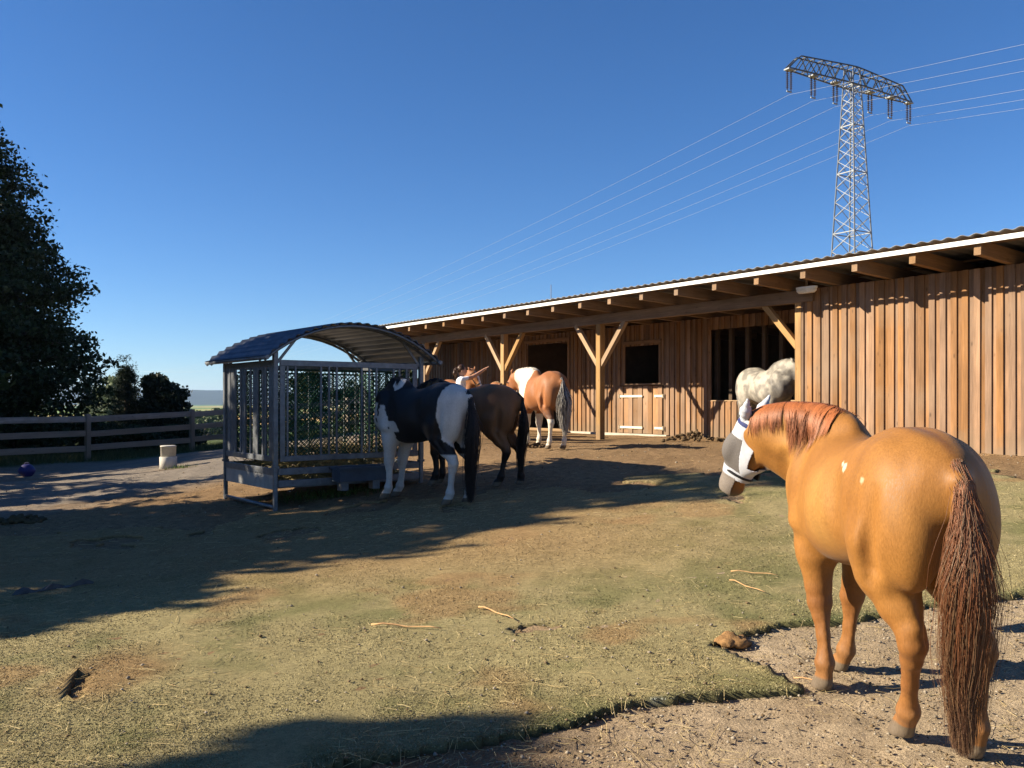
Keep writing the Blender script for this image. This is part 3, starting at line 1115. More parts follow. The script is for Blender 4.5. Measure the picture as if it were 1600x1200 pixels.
# ================================================================== concrete pillar and ball by the fence
cp = gp(263, 731)
M_conc = mat('pale_concrete', (0.50, 0.48, 0.43), 0.9, noise=(9, 0.2), noise2=(60, 0.12), bump=(60, 0.004))
pil = empty('concrete_stub', cp)
tag(pil, 'short stacked pale concrete pipe standing in the yard before the fence', 'concrete pipe')
k_ = cp.y / FPX
MB().lathe((0, 0, 0), [(13 * k_, -0.05), (13 * k_, 17 * k_), (12.6 * k_, 17.4 * k_)], 28).build('lower_ring', M_conc, pil, smooth=True)
MB().lathe((0, 0, 0), [(11.2 * k_, 17.4 * k_), (11.6 * k_, 33 * k_), (12 * k_, 33 * k_), (12 * k_, 34.5 * k_), (10.5 * k_, 35 * k_)], 28).build('upper_ring', M_conc, pil, smooth=True)
bp_ = gp(42, 744)
bl = empty('play_ball', bp_)
tag(bl, 'dark blue deflated play ball lying in the shade by the fence', 'ball')
q = MB()
prof = [(0.001, 0)] + [(0.17 * math.sin(a) * (1 + 0.06 * math.sin(5 * a)), 0.13 - 0.15 * math.cos(a)) for a in np.linspace(0.35, 2.9, 12)] + [(0.03, 0.255)]
q.lathe((0, 0, -0.01), prof, 20)
q.build('ball_skin', mat('blue_rubber', (0.02, 0.022, 0.12), 0.5, noise=(6, 0.3)), bl, smooth=True)
MB().tube([(-0.05, 0, 0.25), (-0.04, 0, 0.29), (0.04, 0, 0.29), (0.05, 0, 0.25)], 0.012, 6).build('ball_handle', mat('blue_rubber_handle', (0.02, 0.02, 0.09), 0.5), bl)

# ================================================================== power pylon and wires
M_lat = mat('galvanised_lattice', (0.22, 0.24, 0.255), 0.6, 0.3, noise=(0.6, 0.2))
M_ins = mat('brown_glass_insulator', (0.03, 0.025, 0.04), 0.25, spec=0.6)
M_wire = mat('aluminium_conductor', (0.42, 0.45, 0.48), 0.5, 0.3, noise=(0.1, 0.05))
PY = Vector((26.95, 70.15, 0))
ca = Vector((12.7, 7.7, 0)).normalized()
cb = Vector((-ca.y, ca.x, 0))
Zg = gzf(PY.x, PY.y)
HB = CAM_H + 25.0
pyl = empty('power_pylon', (PY.x, PY.y, Zg))
tag(pyl, 'grey steel lattice power pylon with one wide crossarm behind the stable', 'pylon')


def pp(a, b, z):
    return PY + ca * a + cb * b + Vector((0, 0, z - PY.z))


half = lambda z: 0.47 + (HB - z) * 0.0465
zt_ = HB + 1.45
for sa in (-1, 1):
    for sb in (-1, 1):
        MB().beam(pp(sa * half(Zg), sb * half(Zg), Zg - 0.3), pp(sa * half(zt_), sb * half(zt_), zt_), 0.09, 0.09).build('corner_leg', M_lat, pyl, world=True)
zz, lv = Zg + 0.4, []
while zz < HB - 0.4:
    lv.append(zz)
    zz += half(zz) * 1.28
lv.append(HB)
for fi, (ax, sg) in enumerate((('a', 1), ('a', -1), ('b', 1), ('b', -1))):
    q = MB()
    for z0_, z1_ in zip(lv[:-1], lv[1:]):
        h0, h1 = half(z0_), half(z1_)
        for s in (1, -1):
            A = pp(sg * h0, s * h0, z0_) if ax == 'a' else pp(s * h0, sg * h0, z0_)
            B = pp(sg * h1, -s * h1, z1_) if ax == 'a' else pp(-s * h1, sg * h1, z1_)
            q.beam(A, B, 0.04, 0.04)
    for z in lv[::4]:
        h0 = half(z)
        q.beam(pp(sg * h0, -h0, z) if ax == 'a' else pp(-h0, sg * h0, z), pp(sg * h0, h0, z) if ax == 'a' else pp(h0, sg * h0, z), 0.07, 0.07)
    o = q.build('lattice_bracing', M_lat, pyl, world=True)
    o['kind'] = 'stuff'
# crossarm: box truss, flat bottom, top chord hipped at both ends
HL = 7.4
M_arm = mat('dark_crossarm_steel', (0.06, 0.068, 0.075), 0.6, 0.2, noise=(0.6, 0.2))


def top_z(a):
    return HB + (1.42 - 0.30 * abs(a) / (HL - 1.3)) if abs(a) <= HL - 1.3 else HB + 1.12 * (HL - abs(a)) / 1.3 + 0.05


def wid(a):
    return 0.52 * (1 - 0.72 * max(0, abs(a) - 1.0) / (HL - 1.0)) + 0.04


nodes = np.linspace(-HL, HL, 17)
for s in (-1, 1):
    q = MB()
    for a0, a1 in zip(nodes[:-1], nodes[1:]):
        q.beam(pp(a0, s * wid(a0), HB), pp(a1, s * wid(a1), HB), 0.085, 0.085)
    q.build('bottom_chord', M_arm, pyl, world=True)
    q = MB()
    kk = sorted(list(nodes[1:-1]) + [-(HL - 1.3), HL - 1.3])
    kk = [-HL] + kk + [HL]
    for a0, a1 in zip(kk[:-1], kk[1:]):
        q.beam(pp(a0, s * wid(a0) * 0.8, top_z(a0)), pp(a1, s * wid(a1) * 0.8, top_z(a1)), 0.08, 0.08)
    q.build('top_chord', M_arm, pyl, world=True)
q = MB()
for k, a in enumerate(nodes[1:-1]):
    for s in (-1, 1):
        a2 = nodes[k + 2] if k % 2 else nodes[k]
        q.beam(pp(a, s * wid(a) * 0.8, top_z(a)), pp(a2, s * wid(a2), HB), 0.06, 0.06)
        if k % 2:
            q.beam(pp(a, s * wid(a) * 0.8, top_z(a)), pp(nodes[k], s * wid(nodes[k]), HB), 0.06, 0.06)
    q.beam(pp(a, -wid(a), HB), pp(a, wid(a), HB), 0.06, 0.06)
    q.beam(pp(a, -wid(a) * .8, top_z(a)), pp(a, wid(a) * .8, top_z(a)), 0.06, 0.06)
o = q.build('truss_bracing', M_arm, pyl, world=True)
o['kind'] = 'stuff'
wires = []
hang = [-7.2, -4.55, -2.0, 2.2, 4.75, 7.2]
for a in hang:
    for d in (-0.20, 0.20):
        q = MB()
        z = HB - 0.15
        pr = [(0.03, 0.0)]
        for k in range(9):
            zc = -0.12 - k * 0.15
            pr += [(0.045, zc + 0.05), (0.12, zc), (0.045, zc - 0.03)]
        pr += [(0.03, -1.55)]
        q.lathe(pp(a + d, 0, z), [(r, zq) for r, zq in pr][::-1], 8)
        q.build('insulator', M_ins, pyl, world=True)
    MB().beam(pp(a - 0.26, 0, HB - 1.72), pp(a + 0.26, 0, HB - 1.72), 0.07, 0.09).build('yoke_plate', M_lat, pyl, world=True)
    MB().beam(pp(a - 0.3, 0, HB - 0.07), pp(a + 0.3, 0, HB - 0.07), 0.5, 0.1).build('hanger_plate', M_lat, pyl, world=True)
names = ['leftmost', 'second from the left', 'third from the left', 'third from the right', 'second from the right', 'rightmost']
for a, nm in zip(hang, names):
    s0 = pp(a, 0, HB - 1.95)
    pts = []
    for k in np.linspace(-1, 1, 81):
        d = abs(k) * 350
        f = abs(k)
        drop = (10.0 if k > 0 else 3.0) * f + (4 * (7.0 if k > 0 else 11.0)) * f * (1 - f)
        p = s0 + cb * (350 * k)
        pts.append((p.x, p.y, s0.z - drop))
    w = MB().tube(pts, 0.008, 4).build('overhead_wire', M_wire, None)
    tag(w, 'thin overhead power wire hung on the pylon, ' + nm + ' insulator pair', 'wire', 'overhead power wires')
# ================================================================== organic bodies: smooth-union distance fields meshed with surface nets
def _rc(p, a, b, r1, r2):
    a, b = np.asarray(a, float), np.asarray(b, float)
    ba = b - a
    l2 = ba @ ba + 1e-12
    t = np.clip(((p - a) @ ba) / l2, 0, 1)
    return np.linalg.norm(p - a - t[..., None] * ba, axis=-1) - (r1 + (r2 - r1) * t)


def _el(p, c, rot, rad):
    q = (p - np.asarray(c, float)) @ np.asarray(rot, float)
    rad = np.asarray(rad, float)
    k0 = np.linalg.norm(q / rad, axis=-1)
    k1 = np.linalg.norm(q / rad ** 2, axis=-1) + 1e-9
    return k0 * (k0 - 1) / k1


def _loft(p, st):
    x = p[..., 0]
    X = st[:, 0]
    zc = np.interp(x, X, st[:, 1])
    hw = np.interp(x, X, st[:, 2])
    hh = np.interp(x, X, st[:, 3])
    eg = np.interp(x, X, st[:, 4])
    v = (p[..., 2] - zc) / hh
    we = hw * (1 - eg * np.clip(v, -1, 1))
    d = (np.sqrt((p[..., 1] / we) ** 2 + v ** 2) - 1) * np.minimum(hw, hh) * 0.92
    ex = np.maximum(np.maximum(X[0] - x, x - X[-1]), 0)
    return np.maximum(d, 0) * (ex > 0) + d * (ex == 0) + ex


def smooth_stations(st, n=60):
    """Catmull-Rom through the stations"""
    st = np.array(st, float)
    X = st[:, 0]
    xs_ = np.linspace(X[0], X[-1], n)
    out = [xs_]
    for c in range(1, st.shape[1]):
        Y = st[:, c]
        m = np.gradient(Y, X)
        i = np.clip(np.searchsorted(X, xs_) - 1, 0, len(X) - 2)
        h = X[i + 1] - X[i]
        t = (xs_ - X[i]) / h
        out.append((2 * t ** 3 - 3 * t ** 2 + 1) * Y[i] + (t ** 3 - 2 * t ** 2 + t) * h * m[i] + (-2 * t ** 3 + 3 * t ** 2) * Y[i + 1] + (t ** 3 - t ** 2) * h * m[i + 1])
    return np.stack(out, 1)


class Body:
    def __init__(self):
        self.pr = []          # (kind, args, k, lo, hi)

    def rc(self, a, b, r1, r2, k=0.05):
        a, b = np.array(a, float), np.array(b, float)
        m = max(r1, r2)
        self.pr.append(('rc', (a, b, r1, r2), k, np.minimum(a, b) - m, np.maximum(a, b) + m))

    def chain(self, pts, rs, k=0.04):
        for i in range(len(pts) - 1):
            self.rc(pts[i], pts[i + 1], rs[i], rs[i + 1], k if i == 0 else 0.02)

    def el(self, c, rad, rot=None, k=0.05):
        rot = np.eye(3) if rot is None else np.array(rot)
        c = np.array(c, float)
        m = max(rad)
        self.pr.append(('el', (c, rot, np.array(rad, float)), k, c - m, c + m))

    def loft(self, st, k=0.05):
        st = np.array(st)
        lo = np.array([st[0, 0], -st[:, 2].max() * 1.3, (st[:, 1] - st[:, 3]).min()])
        hi = np.array([st[-1, 0], st[:, 2].max() * 1.3, (st[:, 1] + st[:, 3]).max()])
        self.pr.append(('loft', (st,), k, lo, hi))

    def cut(self, a, b, r1, r2, k=0.06):
        """soft groove"""
        self.rc(a, b, r1, r2, -k)

    def cut_el(self, c, rad, k=0.06):
        self.el(c, rad, None, -k)

    @staticmethod
    def comb(d, e, k):
        if k > 0:
            return Body.smin(d, e, k)
        return -Body.smin(-d, e, -k)

    @staticmethod
    def _ev(pr, p):
        return {'rc': _rc, 'el': _el, 'loft': _loft}[pr[0]](p, *pr[1])

    @staticmethod
    def smin(a, b, k):
        h = np.maximum(k - np.abs(a - b), 0) / k
        return np.minimum(a, b) - h * h * k * 0.25

    def sdf(self, p):
        d = np.full(p.shape[:-1], 1.0)
        for pr in self.pr:
            d = self.comb(d, self._ev(pr, p), pr[2])
        return d

    def mesh(self, vox, cut_z=0.0):
        lo = np.min([p[3] for p in self.pr], 0) - 3 * vox
        hi = np.max([p[4] for p in self.pr], 0) + 3 * vox
        n = np.ceil((hi - lo) / vox).astype(int) + 1
        g = [lo[i] + vox * np.arange(n[i]) for i in range(3)]
        vol = np.full(n, 1.0, np.float32)
        for pr in self.pr:
            mg = 0.10
            a = np.clip(np.floor((pr[3] - mg - lo) / vox).astype(int), 0, n)
            b = np.clip(np.ceil((pr[4] + mg - lo) / vox).astype(int) + 1, 0, n)
            if (b <= a).any():
                continue
            G = np.stack(np.meshgrid(*[g[i][a[i]:b[i]] for i in range(3)], indexing='ij'), -1)
            sl = tuple(slice(a[i], b[i]) for i in range(3))
            vol[sl] = self.comb(vol[sl], self._ev(pr, G), pr[2])
        if cut_z is not None:
            vol = np.maximum(vol, (cut_z - g[2])[None, None, :])
        return surface_nets(vol, lo, vox)


def surface_nets(vol, lo, vox):
    s = vol < 0
    n = np.array(vol.shape)
    c = np.zeros(n - 1, np.int8)
    for dx in (0, 1):
        for dy in (0, 1):
            for dz in (0, 1):
                c += s[dx:n[0] - 1 + dx, dy:n[1] - 1 + dy, dz:n[2] - 1 + dz]
    act = (c > 0) & (c < 8)
    ci = np.argwhere(act)
    idx = -np.ones(n - 1, np.int64)
    idx[act] = np.arange(len(ci))
    acc = np.zeros((len(ci), 3))
    cnt = np.zeros(len(ci))
    cor = [(a, b, d) for a in (0, 1) for b in (0, 1) for d in (0, 1)]
    for p in cor:
        for ax in range(3):
            if p[ax]:
                continue
            q = list(p)
            q[ax] = 1
            v0 = vol[ci[:, 0] + p[0], ci[:, 1] + p[1], ci[:, 2] + p[2]]
            v1 = vol[ci[:, 0] + q[0], ci[:, 1] + q[1], ci[:, 2] + q[2]]
            m = (v0 < 0) != (v1 < 0)
            t = v0 / (v0 - v1 + 1e-12)
            pt = np.array(p, float)[None, :].repeat(len(ci), 0)
            pt[:, ax] += t
            acc[m] += pt[m]
            cnt[m] += 1
    V = lo + vox * (ci + acc / np.maximum(cnt, 1)[:, None])
    F = []
    for ax in range(3):
        a1, a2 = (ax + 1) % 3, (ax + 2) % 3
        sl0 = [slice(None)] * 3
        sl1 = [slice(None)] * 3
        sl0[ax] = slice(0, -1)
        sl1[ax] = slice(1, None)
        e = s[tuple(sl0)] != s[tuple(sl1)]
        pos = np.argwhere(e)
        pos = pos[(pos[:, a1] > 0) & (pos[:, a2] > 0) & (pos[:, a1] < n[a1] - 1) & (pos[:, a2] < n[a2] - 1)]
        inn = s[pos[:, 0], pos[:, 1], pos[:, 2]]
        quad = []
        for (o1, o2) in ((0, 0), (-1, 0), (-1, -1), (0, -1)):
            q = pos.copy()
            q[:, a1] += o1
            q[:, a2] += o2
            quad.append(idx[q[:, 0], q[:, 1], q[:, 2]])
        quad = np.stack(quad, 1)
        quad[~inn] = quad[~inn][:, ::-1]
        F.append(quad)
    F = np.concatenate(F)
    F = F[(F >= 0).all(1)]
    # light relaxation
    e = np.concatenate([F[:, [0, 1]], F[:, [1, 2]], F[:, [2, 3]], F[:, [3, 0]]])
    for _ in range(2):
        sm = np.zeros_like(V)
        ct = np.zeros(len(V))
        np.add.at(sm, e[:, 0], V[e[:, 1]])
        np.add.at(sm, e[:, 1], V[e[:, 0]])
        np.add.at(ct, e[:, 0], 1)
        np.add.at(ct, e[:, 1], 1)
        V = 0.45 * V + 0.55 * sm / ct[:, None]
    return V, F


def unit(v):
    v = np.asarray(v, float)
    return v / (np.linalg.norm(v) + 1e-12)


def bez(p0, p1, p2, p3, n):
    t = np.linspace(0, 1, n)[:, None]
    return (1 - t) ** 3 * p0 + 3 * (1 - t) ** 2 * t * p1 + 3 * (1 - t) * t ** 2 * p2 + t ** 3 * p3


M_coat = mat('horse_coat', attr=True, rough=0.56, spec=0.26, noise=(9.0, 0.14), noise2=(150.0, 0.20), sheen=0.03, bump=(60.0, 0.0014), rvar=0.1, stretch=(1, 1, 0.35))
M_hair = mat('horse_hair', attr=True, rough=0.5, spec=0.35, noise=(40.0, 0.15))
M_eye = mat('horse_eye', (0.008, 0.005, 0.004), 0.12, spec=0.6, noise=(5, 0.02))


def make_horse(name, loc, heading, scale, poll, muzzle, coat, mane_col, tail_col, vox=0.016, legs=None, fat=1.0, mane_side=1, mane_len=0.22,
               n_mane=260, n_tail=300, tail_len=1.05, tail_swing=0.0, roll=0.0, hair_r=0.0028, tail_w=1.0, tail_top=1.30, nose=1.0):
    """local frame: x forward, y left, z up, metres for a horse 1.5 m at the withers"""
    H = empty(name, loc, math.atan2(math.cos(heading), math.sin(heading)))
    H.scale = scale if isinstance(scale, tuple) else (scale,) * 3
    B = Body()
    st_ = smooth_stations([
        (-0.80, 1.20, 0.06 * fat, 0.09, 0.0), (-0.75, 1.19, 0.145 * fat, 0.17, 0.0), (-0.64, 1.185, 0.222 * fat, 0.255, 0.02), (-0.48, 1.170, 0.265 * fat, 0.318, 0.06),
        (-0.30, 1.145, 0.282 * fat, 0.335, 0.08), (-0.10, 1.090, 0.285 * fat, 0.330, 0.05), (0.10, 1.065, 0.300 * fat, 0.340, 0.06), (0.26, 1.080, 0.280 * fat, 0.365, 0.12),
        (0.40, 1.120, 0.240 * fat, 0.385, 0.30), (0.53, 1.135, 0.222 * fat, 0.350, 0.26), (0.66, 1.12, 0.190 * fat, 0.265, 0.15), (0.75, 1.11, 0.11 * fat, 0.16, 0.0)])
    B.loft(st_, 0.05)

    def rotY(deg):
        a = R(deg)
        return np.array([[math.cos(a), 0, math.sin(a)], [0, 1, 0], [-math.sin(a), 0, math.cos(a)]])
    for s in (-1, 1):
        B.el((-0.50, s * 0.138, 1.10), (0.245, 0.160 * fat, 0.335), rotY(14), 0.03)       # haunch
        B.el((-0.635, s * 0.105, 1.02), (0.125, 0.110, 0.27), rotY(-4), 0.05)             # buttock
        B.el((-0.36, s * 0.178, 0.93), (0.140, 0.096, 0.18), rotY(20), 0.04)            # stifle
        B.el((0.50, s * 0.130, 1.09), (0.160, 0.125, 0.32), rotY(22), 0.035)             # shoulder
        B.el((0.42, s * 0.145, 0.90), (0.125, 0.085, 0.17), rotY(-10), 0.05)            # upper arm
        B.el((0.66, s * 0.085, 1.03), (0.10, 0.095, 0.15), None, 0.06)                  # breast
    B.el((0.36, 0, 1.44), (0.16, 0.055, 0.085), None, 0.08)                              # withers
    # legs: joint lists (x, z) + hoof offsets
    lg = {'lf': (0, 0), 'rf': (0, 0), 'lh': (0, 0), 'rh': (0, 0)}
    lg.update(legs or {})
    hoofs = []
    for key, (dx, dy) in lg.items():
        s = 1 if key[0] == 'l' else -1
        fr = key[1] == 'f'
        if fr:
            J = [(0.42, 0.135, 0.92, 0.132), (0.415, 0.14, 0.74, 0.104), (0.425, 0.135, 0.57, 0.068), (0.432, 0.130, 0.475, 0.063), (0.425, 0.13, 0.41, 0.045), (0.415, 0.128, 0.30, 0.034), (0.415, 0.127, 0.20, 0.036), (0.42, 0.127, 0.155, 0.050), (0.445, 0.127, 0.095, 0.037)]
            hx, top = 0.47, 0.92
        else:
            J = [(-0.46, 0.15, 0.95, 0.172), (-0.48, 0.15, 0.81, 0.145), (-0.565, 0.145, 0.67, 0.096), (-0.655, 0.14, 0.56, 0.060), (-0.675, 0.14, 0.505, 0.060), (-0.655, 0.138, 0.43, 0.045), (-0.635, 0.135, 0.30, 0.035), (-0.62, 0.133, 0.20, 0.037), (-0.612, 0.132, 0.155, 0.050), (-0.585, 0.132, 0.095, 0.037)]
            hx, top = -0.555, 0.95
        pts, rs = [], []
        for (x, y, z, r) in J:
            f = min(max(1 - z / top, 0), 1.0) ** 1.05
            pts.append((x + dx * f, s * (y + dy * f), z))
            rs.append(r * (1.0 if z > 0.6 else 1.03))
        B.chain(pts, rs, 0.06)
        if not fr:      # point of hock and tendon
            B.rc((pts[3][0] - 0.035, pts[3][1], 0.585), (pts[5][0] - 0.028, pts[5][1], 0.42), 0.028, 0.026, 0.03)
            B.rc((pts[1][0] - 0.07, pts[1][1], 0.80), (pts[3][0] - 0.04, pts[3][1], 0.585), 0.055, 0.024, 0.03)
        else:
            B.rc((pts[3][0] - 0.042, pts[3][1], 0.45), (pts[6][0] - 0.036, pts[6][1], 0.19), 0.018, 0.020, 0.012)
        hxx, hy = hx + dx, s * (J[-1][1] + dy)
        B.rc((hxx - 0.01, hy, 0.075), (hxx + 0.012, hy, 0.012), 0.046, 0.062, 0.012)     # hoof
        B.rc((pts[-2][0] - 0.035, pts[-2][1], 0.15), (hxx - 0.045, hy, 0.05), 0.026, 0.034, 0.02)
        hoofs.append((hxx, hy))
    # neck and head
    poll, muzzle = np.array(poll, float), np.array(muzzle, float)
    d = unit(muzzle - poll)
    # forehead direction: away from the neck, across the line of the head
    base = np.array([0.50, 0.0, 1.20])
    away = unit(poll - base)
    up = unit(away - d * (away @ d) + np.array([0, 0, 1e-3]))
    lat = np.cross(d, up)
    if roll:
        c_, s_ = math.cos(roll), math.sin(roll)
        up, lat = up * c_ + lat * s_, lat * c_ - up * s_
    hp = lambda a, b, c=0.0: poll + d * (a if a < 0.2 else 0.2 + (a - 0.2) * nose) + up * b + lat * c
    HR = np.stack([d, up, lat], 1)
    crest = bez(np.array([0.34, 0, 1.40]), np.array([0.56, 0, 1.50]) + 0.0 * poll, poll + (np.array([0.34, 0, 1.42]) - poll) * 0.35 + np.array([0, 0, 0.07]), hp(0.0, -0.015), 9)
    under = bez(np.array([0.60, 0, 1.06]), np.array([0.72, 0, 1.18]), hp(0.13, -0.10) + (np.array([0.62, 0, 1.12]) - hp(0.13, -0.10)) * 0.38, hp(0.12, -0.085), 9)
    midl = crest * 0.5 + under * 0.5
    for i in range(8):
        f0, f1 = i / 8, (i + 1) / 8
        B.rc(crest[i], crest[i + 1], 0.080 - 0.022 * f0, 0.080 - 0.022 * f1, 0.09)
        B.rc(midl[i], midl[i + 1], 0.135 - 0.055 * f0, 0.135 - 0.055 * f1, 0.08)
        B.rc(under[i], under[i + 1], 0.115 - 0.058 * f0, 0.115 - 0.058 * f1, 0.06)
    B.rc(hp(0.04, -0.005), hp(0.20, 0.012), 0.082, 0.080, 0.05)
    B.rc(hp(0.18, 0.025), hp(0.46, 0.004), 0.064, 0.046, 0.04)
    B.rc(hp(0.22, -0.075), hp(0.48, -0.045), 0.050, 0.034, 0.04)
    for s in (-1, 1):
        B.el(hp(0.185, -0.065, s * 0.040), (0.115, 0.098, 0.042), HR, 0.03)
        B.el(hp(0.17, 0.035, s * 0.068), (0.045, 0.028, 0.026), HR, 0.02)
        B.el(hp(0.515, 0.008, s * 0.030), (0.045, 0.030, 0.026), HR, 0.02)
        e0, e1, e2 = hp(-0.02, 0.02, s * 0.055), hp(-0.08, 0.030, s * 0.086), hp(-0.145, 0.030, s * 0.10)
        B.rc(e0, e1, 0.026, 0.030, 0.02)
        B.rc(e1, e2, 0.030, 0.008, 0.01)
    B.el(hp(0.51, -0.022), (0.070, 0.060, 0.052), HR, 0.03)
    B.el(hp(0.50, -0.070), (0.040, 0.026, 0.032), HR, 0.02)
    # surface modelling: flank hollow, shoulder line, muscle furrows
    for s in (-1, 1):
        B.cut_el((-0.16, s * 0.365 * fat, 1.16), (0.08, 0.11, 0.18), 0.08)
        B.cut((0.27, s * 0.345 * fat, 1.28), (0.24, s * 0.345 * fat, 0.92), 0.055, 0.050, 0.07)
        B.cut((-0.20, s * 0.335 * fat, 1.02), (-0.16, s * 0.30 * fat, 0.80), 0.05, 0.05, 0.06)
        B.cut((-0.60, s * 0.315 * fat, 1.20), (-0.545, s * 0.27, 0.84), 0.030, 0.040, 0.05)
        B.cut((-0.52, s * 0.27, 0.78), (-0.60, s * 0.225, 0.64), 0.022, 0.018, 0.04)
        B.cut((0.33, s * 0.285, 0.83), (0.52, s * 0.265, 0.85), 0.030, 0.025, 0.05)
        B.cut((0.60, s * 0.245, 1.26), (0.72, s * 0.21, 1.06), 0.035, 0.030, 0.06)
    B.cut((-0.30, 0, 1.560), (-0.66, 0, 1.510), 0.050, 0.045, 0.06)
    # dock of the tail
    B.chain([(-0.72, 0, tail_top), (-0.80, 0.2 * tail_swing, tail_top - 0.04), (-0.83, 0.4 * tail_swing, tail_top - 0.20)], [0.06, 0.045, 0.03], 0.05)
    V, F = B.mesh(vox)
    C = coat(V, dict(hp=hp, poll=poll, d=d, up=up, lat=lat, crest=crest, hoofs=hoofs))
    # hooves and coronets
    hm = ss(0.078, 0.068, V[:, 2])
    C = lerp3(C, np.array([0.13, 0.10, 0.07]), hm)
    body = mesh_obj('body', V, F, M_coat, H, smooth=True, cols=C)
    # eyes
    for s in (-1, 1):
        c = hp(0.17, 0.032, s * 0.088)
        q = MB().lathe(c, [(0.002, -0.018), (0.012, -0.013), (0.017, 0), (0.012, 0.013), (0.002, 0.018)], 10)
        q.build('eye', M_eye, H, smooth=True)
    # mane
    g = np.random.default_rng(abs(hash(name)) % 1000 if False else int(sum(ord(ch) for ch in name) + 100 * loc[1]))
    if n_mane:
        f = g.uniform(0, 1, n_mane) ** 0.9
        fi = f * 8
        i0 = np.clip(fi.astype(int), 0, 7)
        w = (fi - i0)[:, None]
        ro = crest[i0] * (1 - w) + crest[i0 + 1] * w
        tan = crest[i0 + 1] - crest[i0]
        tan /= np.linalg.norm(tan, axis=1, keepdims=True)
        sidev = np.cross(np.array([0, 0, 1.0]), tan) * mane_side
        sidev /= np.linalg.norm(sidev, axis=1, keepdims=True)
        ro = ro + np.array([0, 0, 1.0]) * (0.066 - 0.012 * f[:, None]) + sidev * g.uniform(-0.015, 0.02, (n_mane, 1))
        nk = 34
        ck = np.minimum((f * nk).astype(int), nk - 1)
        Ls = mane_len * g.uniform(0.30, 1.05, n_mane) * g.uniform(0.7, 1.2, nk)[ck] * (0.28 + 0.72 * np.sin(np.pi * np.clip(f * 0.92 + 0.04, 0, 1)) ** 0.7)
        lockd = g.normal(0, 0.09, (nk, 3))[ck]
        K = 9
        P = np.zeros((n_mane, K, 3))
        P[:, 0] = ro
        dirv = sidev * 0.75 + np.array([0, 0, 0.12]) - tan * 0.25 + lockd + g.normal(0, 0.06, (n_mane, 3))
        for k in range(1, K):
            dirv = dirv * 0.72 + np.array([0, 0, -0.34]) + lockd * 0.22 + g.normal(0, 0.022, (n_mane, 3))
            dn = dirv / np.linalg.norm(dirv, axis=1, keepdims=True)
            pk = P[:, k - 1] + dn * (Ls / (K - 1))[:, None]
            for _ in range(2):
                dd = B.sdf(pk)
                push = np.maximum(0.010 - dd, 0)[:, None]
                eps = 0.006
                gr = np.stack([B.sdf(pk + eps * e_) - dd for e_ in np.eye(3)], 1)
                gr /= np.linalg.norm(gr, axis=1, keepdims=True) + 1e-9
                pk = pk + gr * push
            P[:, k] = pk
        MV, MF = strands(P, np.full(n_mane, hair_r * 1.4), np.full(n_mane, hair_r * 0.25))
        mc = np.asarray(mane_col)[None] * g.uniform(0.55, 1.35, (n_mane, 1)) * g.uniform(0.88, 1.12, nk)[ck][:, None]
        mesh_obj('mane', MV, MF, M_hair, H, smooth=True, cols=np.repeat(mc, K * 3, 0))
    if n_tail:
        K = 12
        t = np.linspace(0, 1, K)
        f = g.uniform(0, 1, n_tail) ** 0.8             # root position down the dock
        th_ = g.uniform(-1, 1, n_tail)
        rootx = -0.735 - 0.085 * np.sqrt(f) - 0.012 * (1 - th_ ** 2)
        rootz = tail_top + 0.060 - 0.28 * f - 0.03 * th_ ** 2
        nl = 60                                        # locks that hair gathers into
        lk = g.integers(0, nl, n_tail)
        lk_l, lk_d = g.normal(0, 0.75, nl), g.normal(0, 0.75, nl)
        lat_ = lk_l[lk] + g.normal(0, 0.45, n_tail)
        dep_ = lk_d[lk] + g.normal(0, 0.32, n_tail)
        fly = g.uniform(0, 1, n_tail) < 0.05
        lat_[fly] *= 1.7
        end = tail_top - tail_len * (1 - 0.34 * g.uniform(0, 1, n_tail) ** 1.6) * (1 - 0.06 * np.abs(lk_l[lk]))
        P = np.zeros((n_tail, K, 3))
        spread = (0.005 + 0.036 * ss(0.0, 0.45, t) - 0.016 * ss(0.6, 1.0, t)) * tail_w
        wave = (g.uniform(0, 6.28, nl))[lk] + g.normal(0, 0.4, n_tail)
        side_r = 0.034 * th_
        for k in range(K):
            tt_ = t[k]
            P[:, k, 2] = rootz + (end - rootz) * tt_
            P[:, k, 0] = rootx - 0.075 * math.sin(math.pi * min(tt_ * 1.25 + 0.02, 1) ** 0.6) * (1 - 0.4 * tt_) - dep_ * spread[k] * 0.6 - 0.015 * tt_
            P[:, k, 1] = tail_swing * (0.25 + tt_) + side_r * (1 - tt_) + lat_ * spread[k] + 0.011 * tt_ * np.sin(tt_ * 8 + wave) + 0.004 * np.sin(tt_ * 21 + 2 * wave)
        # hair stays outside the buttocks
        for k in range(1, K):
            for _ in range(3):
                dd = B.sdf(P[:, k])
                P[:, k, 0] -= np.maximum(0.010 - dd, 0)
        TV_, TF_ = strands(P, np.full(n_tail, hair_r * 1.25), np.full(n_tail, hair_r * 0.6))
        tcl = np.asarray(tail_col[0])[None, None] * (1 - t[None, :, None]) + np.asarray(tail_col[1])[None, None] * t[None, :, None]
        tcl = tcl * g.uniform(0.75, 1.25, (n_tail, 1, 1)) * g.uniform(0.8, 1.25, nl)[lk][:, None, None]
        if len(tail_col) > 2:
            pick = g.uniform(0, 1, n_tail) < 0.35
            tcl[pick] = np.asarray(tail_col[2]) * g.uniform(0.8, 1.15, (pick.sum(), 1, 1))
        mesh_obj('tail', TV_, TF_, M_hair, H, smooth=True, cols=np.repeat(tcl.reshape(-1, 3), 3, 0))
    return H, B, dict(hp=hp, HR=HR, poll=poll, d=d, up=up, lat=lat)


